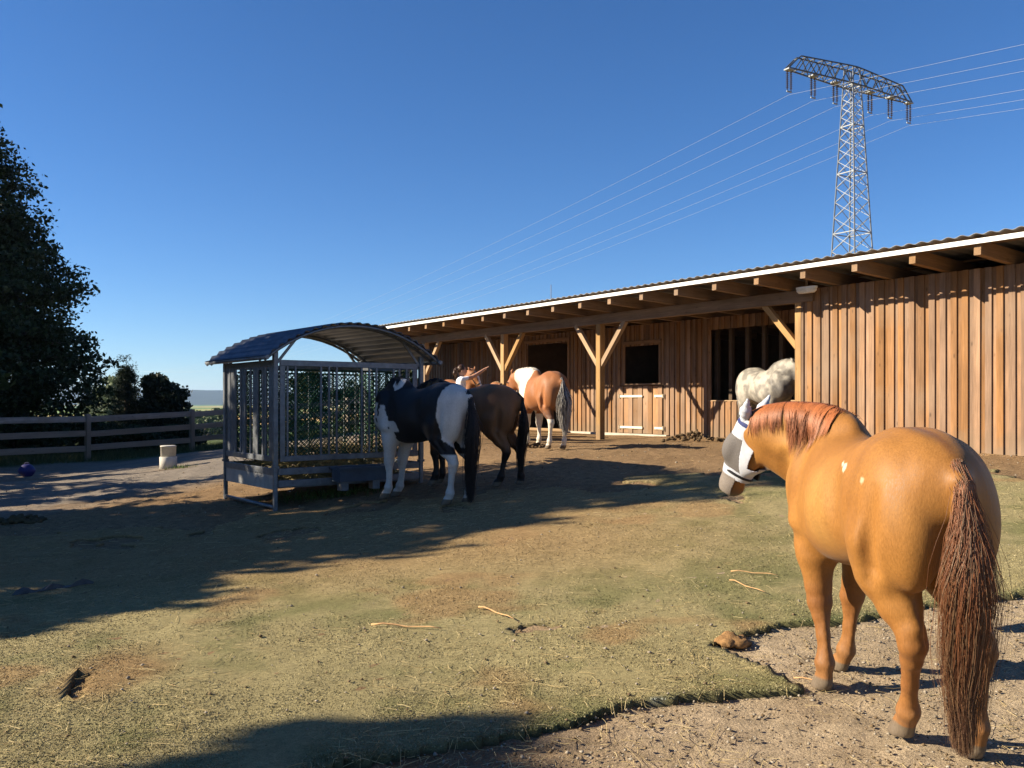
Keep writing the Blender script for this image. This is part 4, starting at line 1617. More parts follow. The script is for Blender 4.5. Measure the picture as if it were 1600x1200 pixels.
def blob(V, c, r, s, amp=0.35, freq=5.0):
    """soft patch mask: 1 inside an ellipsoid with a ragged rim"""
    q = np.linalg.norm((V - np.array(c)) / np.array(r), axis=1)
    q = q + (fbm(V * freq, s, 3) - 0.5) * amp * 2 + (fbm(V * np.array([34, 34, 16]), s + 7, 2) - 0.5) * 0.12
    return ss(1.015, 0.985, q)


# ---- coats
def coat_chestnut(V, h):
    n = fbm(V * 3.0, 201, 4)
    n2 = fbm(V * 14.0, 202, 3)
    c = lerp3((0.205, 0.084, 0.019), (0.30, 0.142, 0.032), n)
    # lighter flank band and shoulder, redder neck, darker lower legs
    c = lerp3(c, np.array([0.365, 0.198, 0.056]), ss(0.5, 0.0, np.abs(V[:, 0] - 0.02) / 0.42) * ss(0.75, 0.95, V[:, 2]) * ss(1.38, 1.15, V[:, 2]) * 0.55)
    c = lerp3(c, np.array([0.365, 0.188, 0.050]), ss(0.12, 0.0, np.abs(V[:, 0] - 0.60)) * 0.45)
    c = lerp3(c, np.array([0.15, 0.055, 0.02]), ss(0.70, 0.45, V[:, 2]) * 0.55 * (0.6 + 0.8 * n2))
    c = lerp3(c, np.array([0.30, 0.165, 0.07]), ss(0.32, 0.12, V[:, 2]) * 0.5 * n2)
    c = lerp3(c, np.array([0.12, 0.045, 0.016]), ss(0.035, 0.0, np.abs(V[:, 1])) * ss(1.30, 1.42, V[:, 2]) * ss(-0.2, -0.45, V[:, 0]) * 0.6)
    spot = np.minimum(np.linalg.norm((V - np.array([-0.215, 0.25, 1.275])) / np.array([0.045, 0.2, 0.022]), axis=1), np.linalg.norm((V - np.array([-0.165, 0.25, 1.29])) / np.array([0.022, 0.2, 0.016]), axis=1))
    c = lerp3(c, np.array([0.60, 0.50, 0.38]), ss(1.05, 0.8, spot + (fbm(V * 40, 205, 2) - 0.5) * 0.9) * (V[:, 1] > 0) * 0.9)
    qa_ = (V - h['poll']) @ h['d']
    c = lerp3(c, np.array([0.085, 0.065, 0.052]), ss(0.40, 0.50, qa_) * (V[:, 0] > 0.7))
    sp2 = np.linalg.norm((V - np.array([-0.50, 0.2, 1.24])) / np.array([0.02, 0.2, 0.018]), axis=1)
    c = lerp3(c, np.array([0.66, 0.50, 0.36]), ss(1.1, 0.7, sp2) * (V[:, 1] > 0) * 0.5)
    return c


def coat_blackwhite(V, h):
    blk = lerp3((0.005, 0.005, 0.006), (0.011, 0.010, 0.011), fbm(V * 4, 210, 3))
    wht = lerp3((0.40, 0.375, 0.34), (0.56, 0.54, 0.50), fbm(V * 6, 211, 3))
    w = blob(V, (-0.70, 0, 1.12), (0.19, 0.6, 0.46), 212, 0.12)           # white rump
    w = np.maximum(w, blob(V, (0.62, 0, 1.00), (0.26, 0.6, 0.26), 213, 0.25))   # breast and shoulder
    w = np.maximum(w, blob(V, (0.30, 0.3, 0.86), (0.16, 0.25, 0.12), 214, 0.5))
    w = np.maximum(w, blob(V, (0.33, 0, 1.46), (0.07, 0.3, 0.08), 218, 0.3))
    w = np.maximum(w, blob(V, (0.45, 0, 0.82), (0.17, 0.6, 0.36), 217, 0.2))
    w = np.where(V[:, 2] < 0.60 + 0.05 * (fbm(V * 7, 215, 2) - 0.5), 1.0, w)
    w = np.maximum(w, ss(0.62, 0.60, V[:, 2]) * (V[:, 0] < -0.2))
    sp = fbm(V * 13, 216, 2)
    w = w * (1 - ss(0.66, 0.70, sp) * (V[:, 0] > 0.1) * (V[:, 2] > 0.7))
    return lerp3(blk, wht, w)


def coat_bay(V, h):
    n = fbm(V * 4, 220, 3)
    c = lerp3((0.12, 0.052, 0.020), (0.185, 0.085, 0.034), n)
    c = lerp3(c, np.array([0.012, 0.009, 0.008]), ss(0.62, 0.46, V[:, 2]))
    return c


def coat_skewbald(V, h):
    brn = lerp3((0.23, 0.085, 0.030), (0.32, 0.13, 0.048), fbm(V * 4, 230, 3))
    wht = lerp3((0.50, 0.455, 0.38), (0.62, 0.57, 0.48), fbm(V * 6, 231, 3))
    dk = np.array([0.055, 0.03, 0.02])
    brn = lerp3(brn, dk, ss(0.82, 0.60, V[:, 2]) * ss(-0.2, -0.4, V[:, 0]) * 0.75)
    w = blob(V, (0.48, 0, 1.20), (0.24, 0.7, 0.55), 232, 0.14)
    w = np.maximum(w, blob(V, (0.60, 0, 1.50), (0.20, 0.5, 0.35), 233, 0.14))
    w = np.where((V[:, 2] < 0.66) & (V[:, 0] > 0.2), 1.0, w)
    w = np.where((V[:, 2] < 0.56 + 0.06 * (fbm(V * 8, 234, 2) - 0.5)) & (V[:, 0] <= 0.2), 1.0, w)
    return lerp3(brn, wht, w)


def coat_grey(V, h):
    n = fbm(V * 11.0, 240, 3)
    n2 = fbm(V * 2.5, 241, 3)
    lt = np.array([0.36, 0.335, 0.285])
    dk = np.array([0.075, 0.07, 0.066])
    m = ss(0.30, 0.66, n) * 0.60 + ss(0.30, 0.62, n2) * 0.40
    m = m * (1 - 0.65 * ss(0.45, 0.72, V[:, 0]) * ss(1.30, 1.05, V[:, 2]))
    m = m * (1 - 0.5 * ss(-0.5, -0.75, V[:, 0]))
    c = lerp3(dk, lt, m)
    return lerp3(c, np.array([0.05, 0.045, 0.042]), ss(0.80, 0.62, V[:, 2]) * 0.85)


def coat_sorrel(V, h):
    c = lerp3((0.21, 0.085, 0.032), (0.29, 0.125, 0.05), fbm(V * 4, 250, 3))
    q = (V - h['poll']) @ h['up']
    l_ = (V - h['poll']) @ h['lat']
    a_ = (V - h['poll']) @ h['d']
    c = lerp3(c, np.array([0.75, 0.68, 0.58]), ss(0.032, 0.018, np.abs(l_)) * ss(0.02, 0.04, q) * ss(0.02, 0.08, a_) * ss(0.7, 0.5, a_))
    return lerp3(c, np.array([0.55, 0.36, 0.2]), ss(0.42, 0.36, V[:, 2]))


def ground_at(x, y):
    return gzf(x, y) + 0.012



def place(name, label, xy, heading_deg, scale, poll, muzzle, coat, mane, tail, **kw):
    x, y = xy
    H, B, h = make_horse(name, (x, y, ground_at(x, y)), R(heading_deg), scale, poll, muzzle, coat, mane, tail, **kw)
    tag(H, label, 'horse', 'horses in the yard')
    return H, B, h


# ---- the chestnut in front
chest, chB, chh = place('chestnut_horse', 'big chestnut horse in a white fly mask, standing nearest, seen from behind', (1.79, 4.39), -2.0, (1.0, 0.97, 0.96),
      (0.89, 0.33, 1.465), (1.10, 0.43, 1.02), coat_chestnut, (0.25, 0.082, 0.026), ((0.25, 0.088, 0.030), (0.070, 0.034, 0.019), (0.20, 0.115, 0.06)), vox=0.0105,
      legs={'lf': (-0.12, -0.01), 'rf': (0.17, -0.03), 'lh': (0.24, -0.13), 'rh': (0.0, 0.06)}, mane_side=1, mane_len=0.30, n_mane=6000, n_tail=6500,
      tail_len=1.20, hair_r=0.00075, tail_w=1.0, tail_top=1.30, nose=0.80)

# fly mask: a shell over the head, panel by panel
hp, HR = chh['hp'], chh['HR']
MK = Body()
off = 0.014
MK.rc(hp(0.02, -0.005), hp(0.20, 0.012), 0.084 + off, 0.082 + off, 0.05)
MK.rc(hp(0.18, 0.025), hp(0.46, 0.004), 0.066 + off, 0.050 + off, 0.04)
MK.rc(hp(0.22, -0.075), hp(0.48, -0.045), 0.052 + off, 0.036 + off, 0.04)
for s in (-1, 1):
    MK.el(hp(0.185, -0.065, s * 0.040), (0.115 + off, 0.098 + off, 0.042 + off), HR, 0.03)
    MK.el(hp(0.185, 0.050, s * 0.062), (0.085, 0.050, 0.048), HR, 0.03)          # cupped eye panel
MK.el(hp(0.51, -0.012), (0.070 + off, 0.064 + off, 0.056 + off), HR, 0.03)
mv, mf = MK.mesh(0.005, None)
rel = mv - chh['poll']
qa, qb, qc = rel @ chh['d'], rel @ chh['up'], rel @ chh['lat']
qa = np.where(qa > 0.2, 0.2 + (qa - 0.2) / 0.80, qa)
fa, fb_, fc = qa[mf].mean(1), qb[mf].mean(1), qc[mf].mean(1)
mask = empty('fly_mask', (0, 0, 0), 0, chest)
M_fab = mat('white_mask_fabric', (0.42, 0.44, 0.49), 0.85, noise=(30, 0.1), bump=(160, 0.002), sheen=0.2)
M_mesh = mat('grey_mask_mesh', (0.115, 0.105, 0.10), 0.7, noise=(260, 0.5), bump=(300, 0.002))
M_nose = mat('grey_nose_mesh', (0.17, 0.145, 0.125), 0.7, noise=(260, 0.45), bump=(300, 0.002))
M_trim = mat('navy_trim', (0.02, 0.03, 0.12), 0.7, noise=(30, 0.15))
M_strap = mat('black_strap', (0.01, 0.01, 0.011), 0.55, noise=(20, 0.2))
eye_p = (fa > 0.095) & (fa < 0.335) & (fb_ > -0.028 - 0.20 * (fa - 0.10)) & (np.abs(fc) > 0.012)
nose_p = (fa >= 0.405) & (fa < 0.555) & (fb_ > -0.055)
trim_p = (fa < 0.012) & (fa > -0.012) & (fb_ > -0.06)
white_p = ~eye_p & ~nose_p & ~trim_p & (fa > -0.045) & (fa < 0.415) & ((fb_ > -0.115) | (fa > 0.26)) & ~((fa < 0.09) & (fb_ < -0.05))


def panel(name, sel, m, extra=0.0, th=0.004):
    f = mf[sel]
    u = np.unique(f)
    rm = -np.ones(len(mv), int)
    rm[u] = np.arange(len(u))
    o = mesh_obj(name, mv[u], rm[f], m, mask, smooth=True)
    md = o.modifiers.new('thickness', 'SOLIDIFY')
    md.thickness = th
    md.offset = 1.0
    return o


panel('face_cover', white_p, M_fab)
panel('eye_mesh', eye_p & (fc > 0), M_mesh)
panel('eye_mesh', eye_p & (fc <= 0), M_mesh)
panel('nose_mesh', nose_p, M_nose)
panel('poll_trim', trim_p, M_trim)
for s in (-1, 1):
    e0, e1, e2 = hp(-0.02, 0.02, s * 0.055), hp(-0.080, 0.030, s * 0.090), hp(-0.165, 0.030, s * 0.112)
    EB = Body()
    EB.rc(e0, e1, 0.036, 0.033, 0.02)
    EB.rc(e1, e2, 0.033, 0.010, 0.02)
    ev, ef = EB.mesh(0.008, None)
    cen = np.array(e1)
    ev = ev + 0.003 * np.sin((ev - cen) @ chh['d'] * 160)[:, None] * unit(chh['lat'])[None]
    mesh_obj('ear_cover', ev, ef, M_fab, mask, smooth=True)
ring = [hp(0.385 + 0.02 * math.sin(a), -0.03 + 0.088 * math.cos(a), 0.076 * math.sin(a)) for a in np.linspace(0, 2 * math.pi, 25)]
MB().tube(ring, 0.009, 6, cap=False).build('nose_strap', M_strap, mask)
for s in (1,):
    for (a_, b_) in ((0.33, -0.075), (0.375, -0.080)):
        MB().beam(hp(a_, b_ - 0.045, s * 0.078), hp(a_ + 0.01, b_ + 0.055, s * 0.084), 0.034, 0.018, up=tuple(chh['lat'])).build('buckle_strap', M_strap, mask)
MB().beam(hp(0.30, -0.02, 0.092), hp(0.41, -0.03, 0.078), 0.030, 0.012, up=tuple(chh['lat'])).build('cheek_strap', M_strap, mask)

# ---- the others
place('pinto_horse', 'black and white pinto horse feeding at the hay feeder in shade', (-1.16, 11.43), -50.0, (1.03, 1.03, 1.03), (1.08, -0.42, 1.16), (1.24, -0.72, 0.78), coat_blackwhite,
      (0.010, 0.010, 0.012), ((0.016, 0.015, 0.017), (0.010, 0.010, 0.012)), vox=0.0125, legs={'lf': (0.08, 0), 'rf': (0.15, 0), 'rh': (-0.08, 0), 'lh': (0.0, 0)},
      mane_side=1, mane_len=0.26, n_mane=500, n_tail=900, tail_len=1.30, hair_r=0.0026, tail_w=1.0, tail_top=1.33)
place('bay_horse', 'dark bay horse beside the hay feeder behind the black and white one', (-0.64, 12.35), -74.0, (0.97, 0.97, 0.95), (0.95, -0.28, 1.25), (1.15, -0.42, 0.80), coat_bay,
      (0.012, 0.010, 0.010), ((0.014, 0.011, 0.010), (0.010, 0.009, 0.009)), vox=0.017, legs={'lh': (0.06, 0), 'rh': (-0.20, 0)}, n_mane=250, n_tail=600, tail_len=1.12, hair_r=0.0028, tail_w=0.9)
place('skewbald_horse', 'sunlit brown and white horse standing before the dark stable doorway', (0.58, 16.75), -24.0, 0.97, (0.90, 0.20, 1.42), (1.08, 0.32, 0.92), coat_skewbald,
      (0.72, 0.66, 0.55), ((0.03, 0.026, 0.024), (0.16, 0.15, 0.14), (0.42, 0.40, 0.37)), vox=0.015, legs={'lh': (0.05, 0), 'rh': (-0.06, 0)}, mane_side=-1, n_mane=300, n_tail=800,
      tail_len=1.05, hair_r=0.0034, tail_w=1.35, tail_swing=-0.05)
place('dapple_grey_horse', 'dapple grey horse standing in the open bay beside the boarded corner', (5.07, 17.70), 163.0, 1.02, (0.82, 0.12, 1.49), (1.07, 0.20, 1.05), coat_grey,
      (0.10, 0.095, 0.09), ((0.25, 0.24, 0.22), (0.3, 0.29, 0.27)), vox=0.019, mane_side=1, mane_len=0.34, n_mane=500, n_tail=200, hair_r=0.0036, fat=1.10)
_, _, soh = place('sorrel_horse', 'sorrel horse with pale blaze being held by the person', (-1.28, 20.45), 150.0, 0.95, (0.86, 0.0, 1.63), (1.13, 0.10, 1.20), coat_sorrel,
      (0.20, 0.07, 0.03), ((0.2, 0.08, 0.03), (0.12, 0.05, 0.02)), vox=0.02, n_mane=200, n_tail=150, hair_r=0.004)
place('tan_pony', 'small tan pony mostly hidden behind the bay, ears showing by a post', (-0.58, 21.95), 160.0, 0.86, (0.72, 0.16, 1.40), (0.98, 0.24, 1.02), coat_sorrel,
      (0.45, 0.32, 0.18), ((0.4, 0.28, 0.15), (0.3, 0.2, 0.1)), vox=0.02, n_mane=150, n_tail=100, hair_r=0.004)

# ================================================================== the person holding the sorrel
WB = Body()
sh_z, hip_z = 1.36, 0.90
for s in (-1, 1):
    WB.chain([(0, s * 0.085, 0.88), (0.01, s * 0.09, 0.48), (-0.01, s * 0.095, 0.10)], [0.088, 0.058, 0.040], 0.05)
    WB.rc((-0.02, s * 0.095, 0.045), (0.13, s * 0.105, 0.035), 0.042, 0.034, 0.03)
WB.el((0, 0, 0.95), (0.115, 0.165, 0.14), None, 0.06)
WB.el((0.0, 0, 1.13), (0.095, 0.130, 0.17), None, 0.07)
WB.el((0.0, 0, 1.29), (0.105, 0.165, 0.13), None, 0.07)
WB.rc((0, -0.15, sh_z), (0, 0.15, sh_z), 0.055, 0.055, 0.05)
WB.rc((0, 0, 1.38), (0.02, 0, 1.47), 0.052, 0.048, 0.03)
WB.el((0.03, 0, 1.555), (0.088, 0.072, 0.112), None, 0.03)
WB.el((0.075, 0, 1.505), (0.045, 0.045, 0.05), None, 0.03)
WB.rc((0.115, 0, 1.555), (0.128, 0, 1.53), 0.012, 0.015, 0.015)
for s in (-1, 1):
    WB.el((0.015, s * 0.073, 1.55), (0.022, 0.010, 0.03), None, 0.01)
arms = {1: [(0, 0.17, sh_z), (0.26, 0.16, 1.40), (0.48, 0.10, 1.53)], -1: [(0, -0.17, sh_z), (0.25, -0.15, 1.43), (0.50, -0.08, 1.585)]}
for s, J in arms.items():
    WB.chain(J, [0.046, 0.038, 0.026], 0.04)
    d_ = unit(np.array(J[2]) - np.array(J[1]))
    w_ = np.array(J[2])
    sdv = unit(np.cross(d_, (0, 0, 1)))
    WB.el(w_ + d_ * 0.045, (0.046, 0.036, 0.016), np.stack([d_, sdv, np.cross(d_, sdv)], 1), 0.02)
    for q_, (o_, L_) in enumerate(((-0.027, 0.052), (-0.009, 0.062), (0.009, 0.058), (0.026, 0.046))):
        r0_ = w_ + d_ * 0.08 + sdv * o_
        WB.rc(r0_, r0_ + d_ * L_ * 0.6, 0.0085, 0.008, 0.006)
        WB.rc(r0_ + d_ * L_ * 0.6, r0_ + d_ * L_ - np.array([0, 0, 0.02]), 0.008, 0.007, 0.004)
    WB.rc(w_ + d_ * 0.03 - sdv * s * -0.03, w_ + d_ * 0.07 + sdv * s * 0.055, 0.011, 0.008, 0.01)
wv, wf = WB.mesh(0.0105)
skin = np.array([0.46, 0.25, 0.16])
wc = np.tile(skin, (len(wv), 1))
tee = np.array([0.74, 0.74, 0.76])
arm_r = np.abs(wv[:, 1]) > 0.0
inshirt = (wv[:, 2] > 0.93) & (wv[:, 2] < 1.43) & (wv[:, 0] < 0.13) & ~((np.hypot(wv[:, 0] - 0.01, wv[:, 1]) < 0.065) & (wv[:, 2] > 1.405))
wc[inshirt] = tee
wc[wv[:, 2] <= 0.95] = np.array([0.03, 0.04, 0.08])
wc[wv[:, 2] <= 0.11] = np.array([0.03, 0.025, 0.02])
lips = np.linalg.norm((wv - np.array([0.118, 0, 1.495])) / np.array([0.02, 0.025, 0.008]), axis=1) < 1
wc[lips] = np.array([0.36, 0.12, 0.10])
wx_, wy_ = -1.10, 19.05
person = empty('person', (wx_, wy_, ground_at(wx_, wy_)), math.atan2(math.cos(R(76)), math.sin(R(76))))
tag(person, 'person in a white shirt reaching out to the sorrel horse', 'person')
mesh_obj('body', wv, wf, mat('person_skin_and_clothes', attr=True, rough=0.7, spec=0.25, noise=(20, 0.06)), person, smooth=True, cols=wc)
HBd = Body()
HBd.el((0.008, 0, 1.585), (0.092, 0.081, 0.102), None, 0.02)
HBd.el((-0.105, 0, 1.575), (0.045, 0.045, 0.045), None, 0.03)
HBd.chain([(-0.12, 0, 1.56), (-0.135, 0, 1.50), (-0.115, 0, 1.40)], [0.032, 0.036, 0.012], 0.03)
hv, hf = HBd.mesh(0.009, None)
keepf = ~((hv[hf].mean(1)[:, 0] > 0.062) & (hv[hf].mean(1)[:, 2] < 1.625)) & ~((np.abs(hv[hf].mean(1)[:, 1]) < 0.09) & (hv[hf].mean(1)[:, 2] < 1.50) & (hv[hf].mean(1)[:, 0] > -0.06))
hv = hv + (fbm(hv * np.array([8, 90, 20]), 260, 2)[:, None] - 0.5) * 0.012
mesh_obj('hair', hv, hf[keepf], mat('brown_hair', (0.055, 0.028, 0.014), 0.45, noise=(60, 0.4)), person, smooth=True)
for s in (-1, 1):
    MB().lathe((0.108, s * 0.030, 1.565), [(0.002, -0.006), (0.010, 0), (0.002, 0.006)], 8).build('eye', M_eye, person)
# halter on the sorrel
sor = bpy.data.objects['sorrel_horse']
hp2 = soh['hp']
q = MB()
for (a0, rb, rl, b0) in ((0.36, 0.082, 0.070, -0.025), (0.06, 0.105, 0.100, -0.03)):
    q.tube([hp2(a0, b0 + rb * math.cos(a), rl * math.sin(a)) for a in np.linspace(0, 2 * math.pi, 17)], 0.011, 5, cap=False)
for s in (-1, 1):
    q.tube([hp2(0.06, -0.03, s * 0.100), hp2(0.2, -0.03, s * 0.095), hp2(0.36, -0.025, s * 0.072)], 0.011, 5)
q.build('halter', M_strap, sor)
# ================================================================== trees and undergrowth
M_bark = mat('bark', (0.085, 0.065, 0.048), 0.95, noise=(6, 0.4), bump=(12, 0.02), stretch=(1, 1, 0.3))
M_leaf = mat('leaves', attr=True, rough=0.6, spec=0.25, noise=(2, 0.1), sub=0.22)


def leaf_mesh(C, size, seed, up=0.35, col=((0.030, 0.050, 0.014), (0.075, 0.105, 0.032)), needle=False):
    g = np.random.default_rng(seed)
    n = len(C)
    nrm = g.normal(0, 1, (n, 3)) + np.array([0, 0, up])
    nrm /= np.linalg.norm(nrm, axis=1, keepdims=True)
    t = np.cross(nrm, g.normal(0, 1, (n, 3)))
    t /= np.linalg.norm(t, axis=1, keepdims=True) + 1e-9
    b = np.cross(nrm, t)
    s = (size * g.uniform(0.6, 1.3, n))[:, None]
    w = s * (0.18 if needle else 0.62)
    V = np.stack([C - t * s * 0.5, C + b * w * 0.5 + nrm * s * 0.06, C + t * s * 0.55, C - b * w * 0.5 + nrm * s * 0.06], 1).reshape(-1, 3)
    F = np.arange(4 * n).reshape(-1, 4)
    k = g.uniform(0, 1, n)
    cc = lerp3(col[0], col[1], k)
    return V, F, np.repeat(cc, 4, 0)


def crown_points(shapes, n, seed, clump=0.55, per=70, shell=0.55):
    """leaf positions gathered in clumps through a set of ellipsoids (c, r); denser to the outside"""
    g = np.random.default_rng(seed)
    vol = np.array([np.prod(r) ** (0.75 if np.prod(r) > 2 else 0.4) for c, r in shapes])
    nc = max(4, n // per)
    pick = g.choice(len(shapes), nc, p=vol / vol.sum())
    d = g.normal(0, 1, (nc, 3))
    d /= np.linalg.norm(d, axis=1, keepdims=True)
    rad = shell + (1 - shell) * g.uniform(0, 1, nc) ** 0.6
    rad *= 1 + g.normal(0, 0.07, nc)
    Cc = np.array([shapes[p][0] for p in pick]) + d * rad[:, None] * np.array([shapes[p][1] for p in pick])
    own = g.integers(0, nc, n)
    sz = clump * g.uniform(0.6, 1.4, nc)
    P = Cc[own] + 0.45 * np.clip(g.normal(0, 1, (n, 3)), -1.5, 1.5) * sz[own][:, None] * np.array([1, 1, 0.55])
    return P, Cc


def make_tree(name, label, x, y, shapes, n, size, seed, trunk_r, trunk_h, col=None, group=None, clump=0.55, lean=(0, 0), limbs=16, needle=False, cat='tree', per=70, zbase=None, shell=0.55):
    z0 = gzf(x, y) if zbase is None else zbase
    T = empty(name, (x, y, z0))
    tag(T, label, cat, group)
    P, Cc = crown_points(shapes, n, seed, clump, per, shell)
    P[:, 2] = np.maximum(P[:, 2], 0.05)
    V, F, C = leaf_mesh(P, size, seed + 1, col=col or ((0.022, 0.038, 0.011), (0.060, 0.088, 0.026)), needle=needle)
    mesh_obj('crown', V, F, M_leaf, T, cols=C)
    q = MB()
    top = np.array([lean[0], lean[1], trunk_h])
    pts = [np.array([0, 0, -0.2]), np.array([0.02, 0.01, 0.3 * trunk_h]) + top * np.array([0.25, 0.25, 0]), np.array([0.0, 0.0, 0.65 * trunk_h]) + top * np.array([0.6, 0.6, 0]), top]
    q.tube([tuple(p) for p in pts], [trunk_r * 1.25, trunk_r, trunk_r * 0.7, trunk_r * 0.25], 8)
    g = np.random.default_rng(seed + 2)
    for k in g.choice(len(Cc), min(limbs, len(Cc)), replace=False):
        e_ = Cc[k]
        h = min(max(e_[2] * 0.62, 0.18 * trunk_h), trunk_h * 0.92)
        s_ = np.array([lean[0] * h / trunk_h, lean[1] * h / trunk_h, h])
        m_ = (s_ + e_) / 2 + np.array([0, 0, 0.12 * np.linalg.norm(e_ - s_)])
        q.tube([tuple(s_), tuple(m_), tuple(e_)], [trunk_r * 0.42, trunk_r * 0.26, trunk_r * 0.06], 5)
    q.build('trunk', M_bark, T, smooth=True)
    return T


# the dark tall tree at the left edge
make_tree('broadleaf_tree', 'tall dark leafy tree filling the left edge behind the fence', -18.6, 29.0,
          [((0, 0, 2.6), (4.9, 3.6, 3.0)), ((0.1, 0, 5.4), (4.0, 3.2, 2.8)), ((-0.2, 0, 8.0), (3.0, 2.6, 2.4)), ((-0.4, 0, 10.2), (2.1, 1.9, 1.9)), ((-0.6, 0, 12.2), (1.2, 1.1, 1.6))],
          150000, 0.155, 11, 0.28, 12.0, col=((0.012, 0.022, 0.007), (0.040, 0.060, 0.018)), clump=0.62, limbs=40, per=60, shell=0.45)
# the two smaller trees and a pale one behind the fence
make_tree('spruce_tree', 'dark pointed conifer beyond the fence right of the tall tree', at(197, 650, 33).x, 33.0,
          [((0, 0, 0.7), (1.1, 1.0, 0.9)), ((0, 0, 1.7), (0.8, 0.75, 0.8)), ((0, 0, 2.6), (0.52, 0.5, 0.7)), ((0, 0, 3.4), (0.28, 0.28, 0.55)), ((0, 0, 4.0), (0.10, 0.10, 0.4))],
          22000, 0.14, 12, 0.09, 3.9, col=((0.012, 0.022, 0.012), (0.028, 0.045, 0.022)), needle=True, clump=0.28, limbs=20, zbase=-1.1, per=45)
make_tree('round_tree', 'dark round crowned tree beyond the fence right of the conifer', at(246, 650, 33.5).x, 33.5,
          [((0.1, 0, 1.2), (1.1, 1.0, 1.2)), ((0.25, 0, 2.3), (0.8, 0.75, 0.9)), ((-0.05, 0, 3.1), (0.42, 0.4, 0.5))], 15000, 0.16, 13, 0.12, 3.3,
          col=((0.012, 0.02, 0.009), (0.03, 0.042, 0.018)), clump=0.36, limbs=18, zbase=-0.9)
make_tree('willow_tree', 'pale grey green tree showing between the tall tree and conifer', at(176, 650, 52).x, 52.0,
          [((0, 0, 1.6), (1.6, 1.4, 1.5)), ((0.2, 0, 2.9), (1.0, 0.9, 0.9))], 9000, 0.20, 14, 0.14, 3.2, col=((0.13, 0.17, 0.10), (0.22, 0.26, 0.16)), clump=0.5)
# bushes along the far side of the fence
for k, (px, y, w, h, lb) in enumerate(((20, 27.6, 2.0, 1.15, 'low dark bush behind the fence under the tall tree, leftmost'), (105, 28.6, 1.8, 1.1, 'low dark bush behind the fence left of the first post'),
                                       (190, 29.8, 1.5, 0.8, 'low dark bush behind the fence below the conifer'), (268, 31.0, 1.2, 0.75, 'low dark bush behind the fence below the round tree'),
                                       (476, 37.0, 0.95, 3.0, 'upright dark bush seen through the hay feeder bars'), (545, 38.0, 1.3, 2.1, 'wide green bush seen behind the hay feeder netting'),
                                       (628, 37.0, 0.9, 2.4, 'green bush behind the right end of the hay feeder'))):
    make_tree('bush', lb, at(px, 650, y).x, y, [((0, 0, h * 0.45), (w, 0.8, h * 0.5)), ((0.2 * w, 0, h * 0.7), (w * 0.6, 0.6, h * 0.3))], 6500, 0.13, 30 + k, 0.05, h * 0.8,
              col=((0.015, 0.028, 0.010), (0.040, 0.062, 0.020)), group='bushes beyond the fence', clump=0.3, limbs=10, cat='bush')
# trees far off in the fields
for k, (px, y, w, h, lb) in enumerate(((318, 170, 5.0, 6.2, 'far round field tree left of the hay feeder roof'), (333, 230, 4.0, 6.5, 'small far tree standing on the bright field'),
                                       (347, 200, 3.4, 7.4, 'far tree showing just left of the feeder post'), (300, 260, 7.0, 7.0, 'farthest tree clump below the blue ridge'))):
    make_tree('field_tree', lb, at(px, 650, y).x, y, [((0, 0, h * 0.55), (w, w * 0.8, h * 0.42))], 2600, 0.8, 50 + k, 0.3, h * 0.7, col=((0.03, 0.055, 0.02), (0.07, 0.10, 0.035)),
              group='trees far off in the fields', clump=1.3, limbs=6)
# trees left of the picture: their shade lies over the yard
SH = [(-13.0, 10.6, [((0, 0.1, 5.0), (1.8, 2.15, 4.25)), ((0, -2.9, 3.1), (1.8, 2.6, 2.5)), ((0.2, -4.6, 2.9), (1.2, 1.0, 1.9)), ((0, 1.2, 2.2), (1.5, 1.2, 1.7)), ((0, -1.5, 4.2), (1.6, 1.7, 2.6))], 44000, 8.2, 'conical tree beside the yard'),
      (-15.0, 18.2, [((0, 0.2, 1.7), (1.4, 0.7, 1.4)), ((0, 3.6, 2.4), (1.8, 2.2, 2.3)), ((0, -1.5, 2.0), (1.2, 0.45, 1.9)), ((0, -2.9, 2.7), (1.3, 0.6, 2.6)), ((0, -4.2, 2.7), (1.2, 0.5, 2.6))], 20000, 4.2, 'low broad tree beside the fence'),
      (-19.0, 23.6, [((0, 0, 3.2), (2.2, 3.4, 3.2))], 12000, 6.0, 'round tree at the fence end'),
      (-13.0, 3.0, [((0, 0.0, 5.9), (0.35, 0.22, 0.18)), ((0, 0.50, 6.25), (0.35, 0.36, 0.24)), ((0, 0.0, 6.3), (0.4, 0.42, 0.28))], 1700, 6.6, 'slim tree with a small high crown'),
      (-13.5, -3.5, [((0, 0, 5.0), (2.5, 2.3, 3.5))], 12000, 8.0, 'broad tree behind the viewer')]
for k, (x, y, shp, n, th_, lb) in enumerate(SH):
    make_tree('yard_tree', lb + ', out of view to the left', x, y, shp, n, 0.24, 70 + k, 0.2, th_, group='trees left of the yard', clump=0.5 if n > 5000 else 0.22, limbs=24 if n > 5000 else 8, shell=0.3)

# rough grass by the fence, beyond it, and weeds in the yard
def blades(name, X, Y, h, w, col, seed, parent=None):
    g = np.random.default_rng(seed)
    n = len(X)
    Z = gz(X, Y) - 0.02
    a = g.uniform(0, 6.283, n)
    hh = h * g.uniform(0.5, 1.3, n)
    ln = g.normal(0, 0.45, (n, 2)) * hh[:, None]
    V = np.stack([np.stack([X - np.cos(a) * w, Y - np.sin(a) * w, Z], 1), np.stack([X + np.cos(a) * w, Y + np.sin(a) * w, Z], 1), np.stack([X + ln[:, 0], Y + ln[:, 1], Z + hh], 1)], 1).reshape(-1, 3)
    cc = lerp3(col[0], col[1], g.uniform(0, 1, n))
    return mesh_obj(name, V, np.arange(3 * n).reshape(-1, 3), M_leaf, parent, cols=np.repeat(cc, 3, 0))


